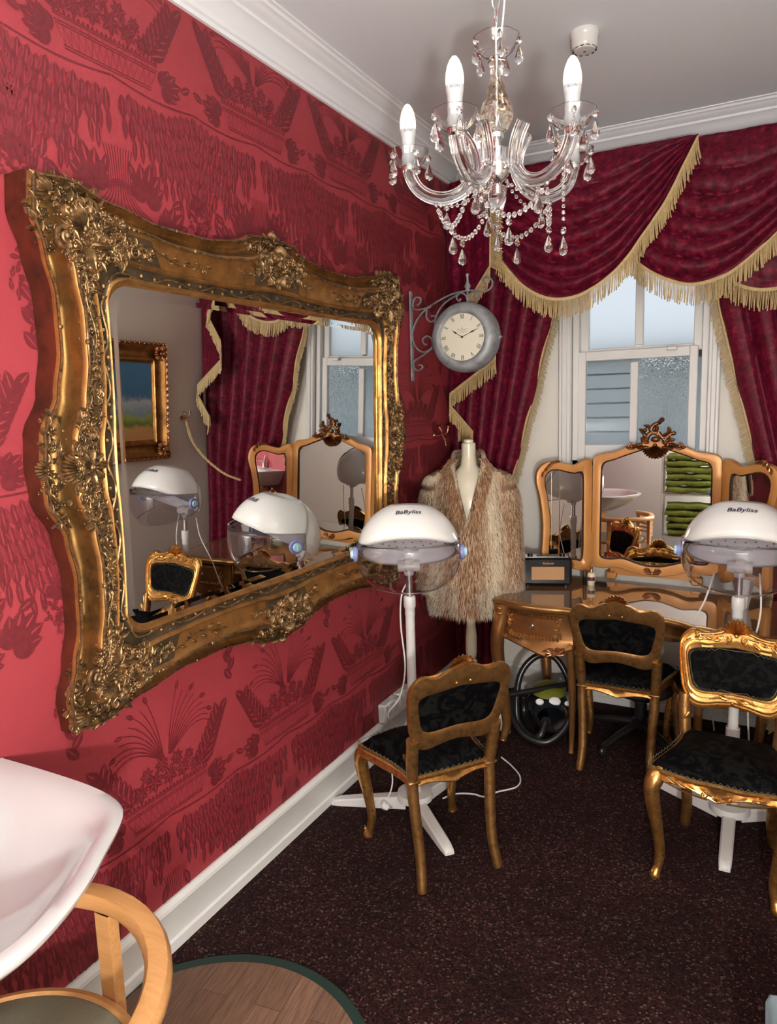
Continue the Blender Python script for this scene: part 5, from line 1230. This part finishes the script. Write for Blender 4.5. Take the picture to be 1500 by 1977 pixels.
# coat: body with a deep V, lapels, sleeves; fur strands over it
fc = thing('fur_coat', 'long-haired brown and cream fur coat draped on the mannequin', 'coat', (.290, 3.53, .02), rz=radians(17))
rc = random.Random(11)
ST = [(.625, .215, .150), (.70, .228, .158), (.80, .236, .160), (.95, .232, .155), (1.08, .222, .150), (1.18, .215, .146), (1.26, .212, .135), (1.32, .195, .118), (1.365, .155, .098), (1.395, .110, .086), (1.43, .075, .078), (1.47, .066, .074)]
def body(z):
    for (z0, a0, b0), (z1, a1, b1) in zip(ST, ST[1:]):
        if z <= z1: t = max(0, (z - z0) / (z1 - z0)); return lerp(a0, a1, t), lerp(b0, b1, t)
    return ST[-1][1:]
def bpt(a, z, k=1.):
    A, B = body(z); rip = 1 + .05 * sin(a * 7 + 1) * max(0, 1 - (z - .62) / .5) ; return Vector((A * k * rip * cos(a), B * k * rip * sin(a), z))
vhalf = lambda z: max(0., (z - 1.12) * .24) if z < 1.36 else .058 + (z - 1.36) * .1
cb = MB(); NZc, NAc = 40, 72; G = []
for j in range(NZc + 1):
    z = lerp(.64, 1.47, j / NZc); A, B = body(z); h = vhalf(z); half = math.asin(min(.95, h / A)) if h > 0 else .004
    G.append([bpt(-pi / 2 + half + (2 * pi - 2 * half) * k / NAc, z) for k in range(NAc + 1)])
cb.grid(G)
def sleeve(sg):
    return [Vector(p) for p in ((sg * .125, .0, 1.345), (sg * .165, -.005, 1.300), (sg * .188, -.012, 1.22), (sg * .200, -.018, 1.05), (sg * .203, -.022, .90), (sg * .202, -.026, .78), (sg * .200, -.028, .735)) ], [.052, .070, .072, .068, .070, .074, .070]
for sg in (-1, 1): P, R_ = sleeve(sg); PP = catmull(P, 5); RR = [prof([(k / 6, r) for k, r in enumerate(R_)], i / (len(PP) - 1)) for i in range(len(PP))]; cb.tube(PP, RR, 22, up=(0, 1, 0), flat=1.15)
m_skin = M('fur_backing', (.20, .12, .07), .9); co_ = cb.build('coat_body', m_skin, fc, sharp=80)
# strands as narrow tapering blades
SV, SF, SC_ = [], [], []
def furcol(kind, q, x, z):
    cream, tan, rust, dk_, gry = (.90, .76, .56), (.66, .46, .28), (.40, .17, .06), (.15, .075, .035), (.58, .52, .42)
    r = rc.random()
    if kind == 'front': c = rust if r < .5 else dk_ if r < .75 else tan if r < .9 else cream
    else:
        c = cream if r < .48 else tan if r < .88 else rust
        if sin(x * 42 + 1.2 * sin(z * 5)) > .62: c = cream if r < .2 else tan if r < .6 else rust if r < .92 else dk_
        if sin(x * 42 + 1.2 * sin(z * 5)) < -.5: c = cream
        if z < .80 and r < .6: c = gry
    k = rc.uniform(.75, 1.2); return [min(1, v * k) for v in c]
def strand(p, nrm, L, c, wd=.00105):
    d = (nrm * .42 + Vector((rc.uniform(-.28, .28), rc.uniform(-.25, .25), -1.0))).normalized(); s_ = d.cross(nrm); s_ = s_.normalized() if s_.length > 1e-4 else Vector((1, 0, 0)); s_ = (s_ + nrm * rc.uniform(-.5, .5)).normalized() * wd
    m_ = p + (nrm * .55 + d * .45).normalized() * L * .42; e = m_ + (d + Vector((0, 0, -.35))).normalized() * L * .62; o_ = len(SV)
    SV.extend([p - s_, p + s_, m_ + s_ * .8, m_ - s_ * .8, e]); SF.extend([(o_, o_ + 1, o_ + 2, o_ + 3), (o_ + 3, o_ + 2, o_ + 4)]); SC_.extend([c] * 5)
for _ in range(50000):
    z = rc.uniform(.62, 1.485); a = rc.uniform(0, 2 * pi); A, B = body(z); h = vhalf(z); half = math.asin(min(.95, h / A)) if h > 0 else 0
    da = abs((a + pi / 2 + pi) % (2 * pi) - pi)
    if da < half: continue
    if sin(a) > .35 and rc.random() < .75: continue
    p = bpt(a, z, .99); nrm = Vector((cos(a) / A, sin(a) / B, .15)).normalized(); xf = da * A
    fr_ = xf < h + .050 and sin(a) < 0; strand(p, nrm, rc.uniform(.028, .048) * (1.15 if fr_ else 1), furcol('front' if fr_ and rc.random() < .82 else 'b', 0, p.x, z))
for _ in range(14000):
    z = rc.uniform(1.30, 1.47); a = rc.uniform(0, 2 * pi); A, B = body(z); h = vhalf(z); half = math.asin(min(.95, h / A)) if h > 0 else 0
    if abs((a + pi / 2 + pi) % (2 * pi) - pi) < half: continue
    strand(bpt(a, z, .99), Vector((cos(a) / A * .12, sin(a) / B * .12, .75)).normalized(), rc.uniform(.03, .045), furcol('b', 0, bpt(a, z).x, z))
for sg in (-1, 1):
    P, R_ = sleeve(sg); PP = catmull(P, 5)
    for _ in range(20000):
        f = rc.random() ** 1.25 * (len(PP) - 1.001); i = int(f); p = PP[i].lerp(PP[i + 1], f - i); t = f / (len(PP) - 1); R1_ = prof([(k / 6, r) for k, r in enumerate(R_)], t); a = rc.uniform(0, 2 * pi); nrm = Vector((cos(a), sin(a), .1)).normalized()
        if nrm.y > .5 and rc.random() < .7: continue
        if t < .22: nrm = (nrm + Vector((0, 0, .5))).normalized()
        strand(p + nrm * R1_ * .96, nrm, rc.uniform(.026, .046), furcol('s', 0, p.x + a * .03, p.z))
    # lapel roll
    for _ in range(6000):
        t = rc.random(); z = lerp(1.12, 1.44, t); hx = vhalf(z) + .03; A, B = body(z); a = -pi / 2 + sg * math.asin(min(.95, hx / A)); p = bpt(a, z, 1.04) + Vector((rc.uniform(-.022, .022), rc.uniform(-.02, 0), 0)); nrm = Vector((cos(a) * .6 + sg * .3, -1, .2)).normalized(); strand(p, nrm, rc.uniform(.03, .05), furcol('front', 0, p.x, z))
for _ in range(4000):
    a = rc.uniform(0, 2 * pi); p = Vector((.062 * cos(a), .07 * sin(a) * (1 if sin(a) > 0 else .3), 1.455 - .03 * (sin(a) < 0)))
    if sin(a) < -.2: continue
    strand(p, Vector((cos(a), sin(a), .6)).normalized(), .03, furcol('b', 0, p.x, 1.4))
me = bpy.data.meshes.new('fur_pile'); me.from_pydata(SV, [], SF); ca_ = me.color_attributes.new('fur_colour', 'FLOAT_COLOR', 'POINT'); ca_.data.foreach_set('color', np.array([(*c, 1) for c in SC_], dtype=np.float32).ravel())
m_fur, n, l, b = newmat('fur_hair'); at = n.new('ShaderNodeAttribute'); at.attribute_name = 'fur_colour'; l.new(at.outputs['Color'], b.inputs['Base Color']); setp(b, rough=.45, spec=.5, sheen=.2)
me.materials.append(m_fur); me.polygons.foreach_set('use_smooth', [True] * len(me.polygons)); fo = bpy.data.objects.new('fur_pile', me); COL.objects.link(fo); fo.parent = fc; fo['kind'] = 'stuff'

# ================================================================ VACUUM CLEANER
vc = thing('vacuum_cleaner', 'black cylinder vacuum cleaner with green lid and white buttons beside the table', 'vacuum cleaner', (.700, 3.60, 0), rz=radians(20))
G = []
for j in range(15):
    t = j / 14; y = -.155 + .33 * t; hh = .115 * (sin(pi * min(1, t * .80 + .10)) ** .55) * (1 - .15 * t); wd = .118 * (sin(pi * min(1, t * .74 + .13)) ** .5)
    G.append([(wd * cos(a), y + .02 * sin(a), .120 + hh * sin(a)) for a in [2 * pi * k / 28 for k in range(28)]])
MB().grid(G, False, True).build('body', m_vac, vc)
G = []
for j in range(7):
    q = j / 6; G.append([(.092 * (1 - q) * cos(a), .02 + .115 * (1 - q) * sin(a), .205 + .045 * sqrt(1 - (1 - q) ** 2) - .0) for a in [2 * pi * k / 28 for k in range(28)]])
MB().grid(G, False, True).build('lid', m_vacgreen, vc)
for x, r, zz in ((-.055, .017, .196), (.022, .024, .200), (.088, .014, .19)): MB().lathe([(0, .008), (r * .8, .006), (r, 0)], 20, m=Matrix.Translation((x, -.105, zz)) @ Matrix.Rotation(radians(52), 4, 'X') @ Matrix.Scale(1.25, 4, (1, 0, 0))).build('button', m_brightw, vc)
for sg in (-1, 1): MB().lathe([(0, -.012), (.062, -.012), (.066, -.006), (.066, .006), (.062, .012), (0, .012)], 28, m=Matrix.Translation((sg * .128, .09, .067)) @ Matrix.Rotation(pi / 2, 4, 'Y')).build('wheel', m_black, vc)
MB().lathe([(0, .0), (.024, .0), (.026, .02), (.0, .02)], 18, m=Matrix.Translation((-.03, -.160, .12)) @ Matrix.Rotation(pi / 2, 4, 'X')).build('hose_socket', m_black, vc)
hs = catmull([(-.03, -.18, .12), (-.06, -.225, .07), (-.10, -.20, .045), (-.17, -.10, .10), (-.155, -.04, .30), (-.07, -.01, .405), (.03, -.0, .40), (.095, -.03, .30), (.10, -.06, .235)], 12)
ho_ = MB(); ho_.tube(hs, [.0165 + .0012 * (i % 2) for i in range(len(hs))], 12)
hs2 = catmull([(.22, .02, .42), (.15, -.08, .28), (.075, -.20, .12), (-.03, -.25, .045), (-.14, -.21, .06), (-.2, -.10, .13), (-.18, .0, .22)], 14); ho_.tube(hs2, [.0165 + .0012 * (i % 2) for i in range(len(hs2))], 12); ho_.build('hose', m_black, vc)
MB().tube([(-.22, -.10, .225), (.15, .02, .258)], .015, 12).build('handle_pipe', m_black, vc)

# ================================================================ SOCKETS
def socket(name, label, loc, rz, n_):
    t = thing(name, label, 'socket', loc, rz)
    for k in range(n_):
        MB().box((k * .16, .022, 0), (.15, .042, .095), b=.005).build('socket_box', m_hood, t)
        MB().box((k * .16, .045, 0), (.144, .006, .088), b=.003).build('face_plate', m_hood, t)
        for sx in (-.036, .036):
            MB().box((k * .16 + sx, .0485, .028), (.014, .006, .018), b=.002).build('switch', m_brightw, t)
            MB().box((k * .16 + sx, .0482, .004), (.004, .001, .008)).box((k * .16 + sx - .011, .0482, -.012), (.006, .001, .004)).box((k * .16 + sx + .011, .0482, -.012), (.006, .001, .004)).build('pin_holes', m_holes, t)
    return t
socket('wall_socket', 'white double mains socket low on the red wall beside the left dryer stand', (.0, 3.13, .215), radians(-90), 2).location = (0, 3.21, .215)
socket('wall_socket', 'white mains socket low on the back wall, seen under the right chair back', (1.50, D, .20), pi, 1)
for i, (dx, lb) in enumerate(((0, 'left'), (.036 * 2, 'right'))):
    p = thing('mains_plug', 'white plug in the back-wall socket, %s of the pair seen through the right chair' % lb, 'plug', (1.464 + dx, D - .07, .195)); MB().box((0, 0, 0), (.045, .038, .045), b=.010).build('plug_body', m_brightw, p); MB().tube(catmull([(0, -.01, -.02), (-.01, -.03, -.08), (.02, -.05, -.16), (.03, -.1, -.19)], 6), .0034, 6).build('flex', m_cord, p)

# ================================================================ BASIN, ARMCHAIR, MAT, TOWELS, BIN
bs = thing('wash_basin', 'large white ceramic wash basin on the left wall, cut off by the frame', 'basin', (.0, .62, 0))
BO = catmull([(0, .425, 0), (.16, .428, 0), (.32, .425, 0), (.42, .408, 0), (.485, .365, 0), (.545, .27, 0), (.60, .175, 0), (.638, .08, 0), (.652, 0, 0), (.638, -.08, 0), (.60, -.175, 0), (.545, -.27, 0), (.485, -.365, 0), (.42, -.408, 0), (.32, -.425, 0), (.16, -.428, 0), (0, -.425, 0)], 5)
def D_(k, a_, b_, x0, N=72, e=2.6):
    f = k / (N - 1) * (len(BO) - 1); i = min(int(f), len(BO) - 2); p = BO[i].lerp(BO[i + 1], f - i); return (x0 + p.x / .652 * a_, -p.y / .428 * b_)
N = 72; rows = []
for a_, b_, z in ((.30, .22, .700), (.42, .30, .730), (.54, .355, .790), (.605, .395, .840), (.635, .412, .866), (.650, .420, .882), (.652, .421, .892), (.644, .416, .898)):
    rows.append([(*D_(k, a_, b_, .003, N), z) for k in range(N)])
for a_, b_, z, x0, e in ((.60, .392, .896, .02, 2.5), (.575, .372, .888, .04, 2.4), (.505, .345, .872, .085, 2.3), (.470, .325, .840, .10, 2.2), (.42, .29, .79, .115, 2.1), (.33, .23, .755, .14, 2.0), (.20, .14, .738, .18, 2), (.06, .05, .732, .22, 2)):
    rows.append([(*D_(k, a_, b_, x0, N, e), z) for k in range(N)])
mb = MB().grid(rows)
V0 = len(mb.V)
# back ledge with rim and inner back wall
for j in range(len(rows) - 1):
    a0, a1 = rows[j][0], rows[j][-1]; b0, b1 = rows[j + 1][0], rows[j + 1][-1]; mb.add([a0, a1, b1, b0], [(0, 1, 2, 3)])
mb.add([rows[0][k] for k in range(N)], [tuple(range(N))]); mb.add([rows[-1][k] for k in range(N)], [tuple(range(N))])
mb.build('bowl', m_ceramic, bs, sharp=50)
MB().lathe([(0, 0), (.022, .0), (.024, .003), (0, .004)], 20, (.24, 0, .731)).build('waste', m_chrome, bs)
tp = MB(); tp.lathe([(0, 0), (.026, 0), (.026, .01), (.018, .02), (.016, .08), (.020, .09), (0, .10)], 20, (.045, 0, .893)); tp.tube(catmull([(.045, 0, .95), (.09, 0, .99), (.15, 0, .985), (.175, 0, .95)], 6), .011, 10); tp.tube([(.045, 0, .985), (.02, 0, 1.04)], .006, 8); tp.build('tap', m_chrome, bs)
tr_ = MB(); tr_.tube(catmull([(.24, 0, .72), (.24, 0, .60), (.22, 0, .545), (.18, 0, .53), (.14, 0, .56), (.13, 0, .61), (.10, 0, .64), (.0, 0, .64)], 6), .020, 12); tr_.lathe([(.026, .64), (.028, .63), (.028, .60), (.026, .59)], 18, (.24, 0, 0)); tr_.build('waste_trap', m_hood, bs)
ac = thing('bentwood_armchair', 'beech tub armchair with grey seat beneath the wash basin', 'armchair', (.43, .64, .0075))
hp_ = [( .355 * cos(a), .355 * sin(a), .664) for a in [radians(-62 + 304 * k / 40) for k in range(41)]]
hp_ = [(x * .98 if y < 0 else x, y * (1.02), z) for x, y, z in hp_]
hz = MB(); G = []
for i, p in enumerate(hp_):
    a = atan2(p[1], p[0]); c, s_ = cos(a), sin(a); r0 = sqrt(p[0] ** 2 + p[1] ** 2) - .020; wd = .026; ht = .019
    G.append([(c * (r0 + u * wd), s_ * (r0 + u * wd), .665 + v * ht) for u, v in ((1, .3), (1, -.6), (.8, -1), (-.8, -1), (-1, -.6), (-1, .3), (-.7, .95), (0, 1.15), (.7, .95))])
hz.grid(G, False, True); L9 = len(hz.V); hz.F.append(tuple(range(9))); hz.I.append(0); hz.F.append(tuple(L9 - 9 + k for k in range(9))); hz.I.append(0); hz.build('arm_hoop', m_beech, ac, sharp=40)
for ang in (92, 15, -58, 188, 236):
    a = radians(ang); r = .330; mb = MB(); c, s_ = cos(a), sin(a); m_ = Matrix.Rotation(a, 4, 'Z')
    G = [[(r + dr, y, z) for dr, y in ((-.015, -.020), (.013, -.020), (.015, -.014), (.015, .014), (.013, .020), (-.015, .020))] for dr0, z in ((0, .648), (0, .45), (0, .02), (0, .001))]
    mb.grid(G, False, True, m=m_); mb.build('leg', m_beech, ac, sharp=35)
for k in range(4):
    z = .49 + .040 * k; mb = MB(); G = [[(c * (.333 + u), s_ * (.333 + u), z + v) for u, v in ((-.006, -.010), (.006, -.010), (.006, .010), (-.006, .010))] for c, s_ in [(cos(radians(a)), sin(radians(a))) for a in range(-58, 16, 4)]]; mb.grid(G, False, True); mb.build('back_slat', m_beech, ac)
G = []
for r, z in ((.296, .425), (.308, .428), (.312, .436), (.310, .448), (.296, .452), (.290, .446)): G.append([(r * .985 * cos(a) - .01, r * sin(a), z) for a in [2 * pi * k / 64 for k in range(64)]])
MB().grid(G, False, True).prism([(.29 * cos(2 * pi * k / 48) - .01, .29 * sin(2 * pi * k / 48)) for k in range(48)], .420, .440).build('seat_frame', m_beech, ac)
G = []
for j in range(9): q = j / 8; G.append([(.290 * (1 - q) * cos(a) - .01, .292 * (1 - q) * sin(a), .444 + .030 * (1 - (1 - q) ** 4)) for a in [2 * pi * k / 64 for k in range(64)]])
MB().grid(G, False, True).build('seat_cushion', m_seatgrey, ac)
mt_ = thing('wood_effect_mat', 'round-ended wood-effect vinyl mat edged dark green on the carpet', 'mat', (.44, 1.15, 0))
def mo_(k, r, N=72):
    if k < N: a = pi * k / (N - 1); return (r * cos(a), r * sin(a) * 1.03)
    return None
O = [mo_(k, .478) for k in range(72)] + [(-.478 + .0, -1.2), (.478, -1.2)]; I_ = [mo_(k, .446) for k in range(72)] + [(-.446, -1.18), (.446, -1.18)]
O = [(max(-.405, x), y) for x, y in O]; I_ = [(max(-.400, x), y) for x, y in I_]
MB().prism(O, .0005, .006).build('green_edging', m_green, mt_, smooth=False); MB().prism(I_, .001, .0072).build('plank_surface', m_plank, mt_, smooth=False)
sh_ = thing('towel_shelf', 'white shelf unit behind the camera carrying green towels, seen in the dressing mirror', 'shelves', (1.02, -.42, 0))
for x in (-.27, .27): MB().box((x, 0, .68), (.02, .34, 1.36), b=.002).build('side_panel', m_white, sh_)
for z in (.34, .80, 1.34): MB().box((0, 0, z), (.52, .33, .018), b=.002).build('shelf', m_white, sh_)
rt = random.Random(4)
def towel(x, y, z, w_, d, h, sd):
    r_ = random.Random(sd); G = []
    for i in range(17):
        u = i / 16; row = []
        for k in range(24):
            a = 2 * pi * k / 24; rx = w_ / 2 * (1 + .05 * sin(a * 3 + sd)); 
            row.append((x + (u - .5) * w_ + .010 * sin(a * 2 + sd), y + d / 2 * (abs(cos(a)) ** .6) * (1 if cos(a) > 0 else -1) * (.98 + .06 * sin(u * 9 + sd)), z + h / 2 + h / 2 * (abs(sin(a)) ** .6) * (1 if sin(a) > 0 else -1) * (1 + .10 * sin(u * (7 + sd % 3 * 3) + sd + a)) + .004 * sin(u * 13 + sd * 2.3)))
        G.append(row)
    mb = MB().grid(G, False, True); L = len(mb.V); mb.F += [tuple(range(24)), tuple(range(L - 24, L))]; mb.I += [0, 0]; return mb.build('green_towel', m_towel)
for s_, z0, nn in ((0, .820, 6), (1, .360, 5)):
    for k in range(nn):
        o = towel(1.02 + rt.uniform(-.02, .02), -.36, z0 + .070 * k, .44, .27, .068, k + s_ * 9)
        tag(o, ('olive green towel folded in the %s stack behind the camera, %s' % (['upper', 'lower'][s_], ['at the bottom', 'second from the bottom', 'third from the bottom', 'fourth from the bottom', 'fifth from the bottom', 'sixth, on top'][k])), 'towel', 'green towels folded on the shelf')
bn = thing('plastic_bin', 'grey-blue plastic tub at the bottom right corner of the picture', 'tub', (1.87, 1.62, 0))
rr_ = lambda r: [rrect(.13 * r, .13 * r, .03, -1 + 2 * k / 8, s_) for s_ in range(4) for k in range(8)]
MB().grid([[(x, y, z) for x, y in rr_(r)] for r, z in ((.05, .004), (.80, .002), (.84, .02), (.98, .20), (1.03, .205), (1.03, .215), (1.0, .225), (1.08, .30), (1.13, .302), (1.13, .318), (1.10, .320), (1.05, .30), (.82, .03), (.05, .02))], False, True).build('tub', m_bin, bn, sharp=50)
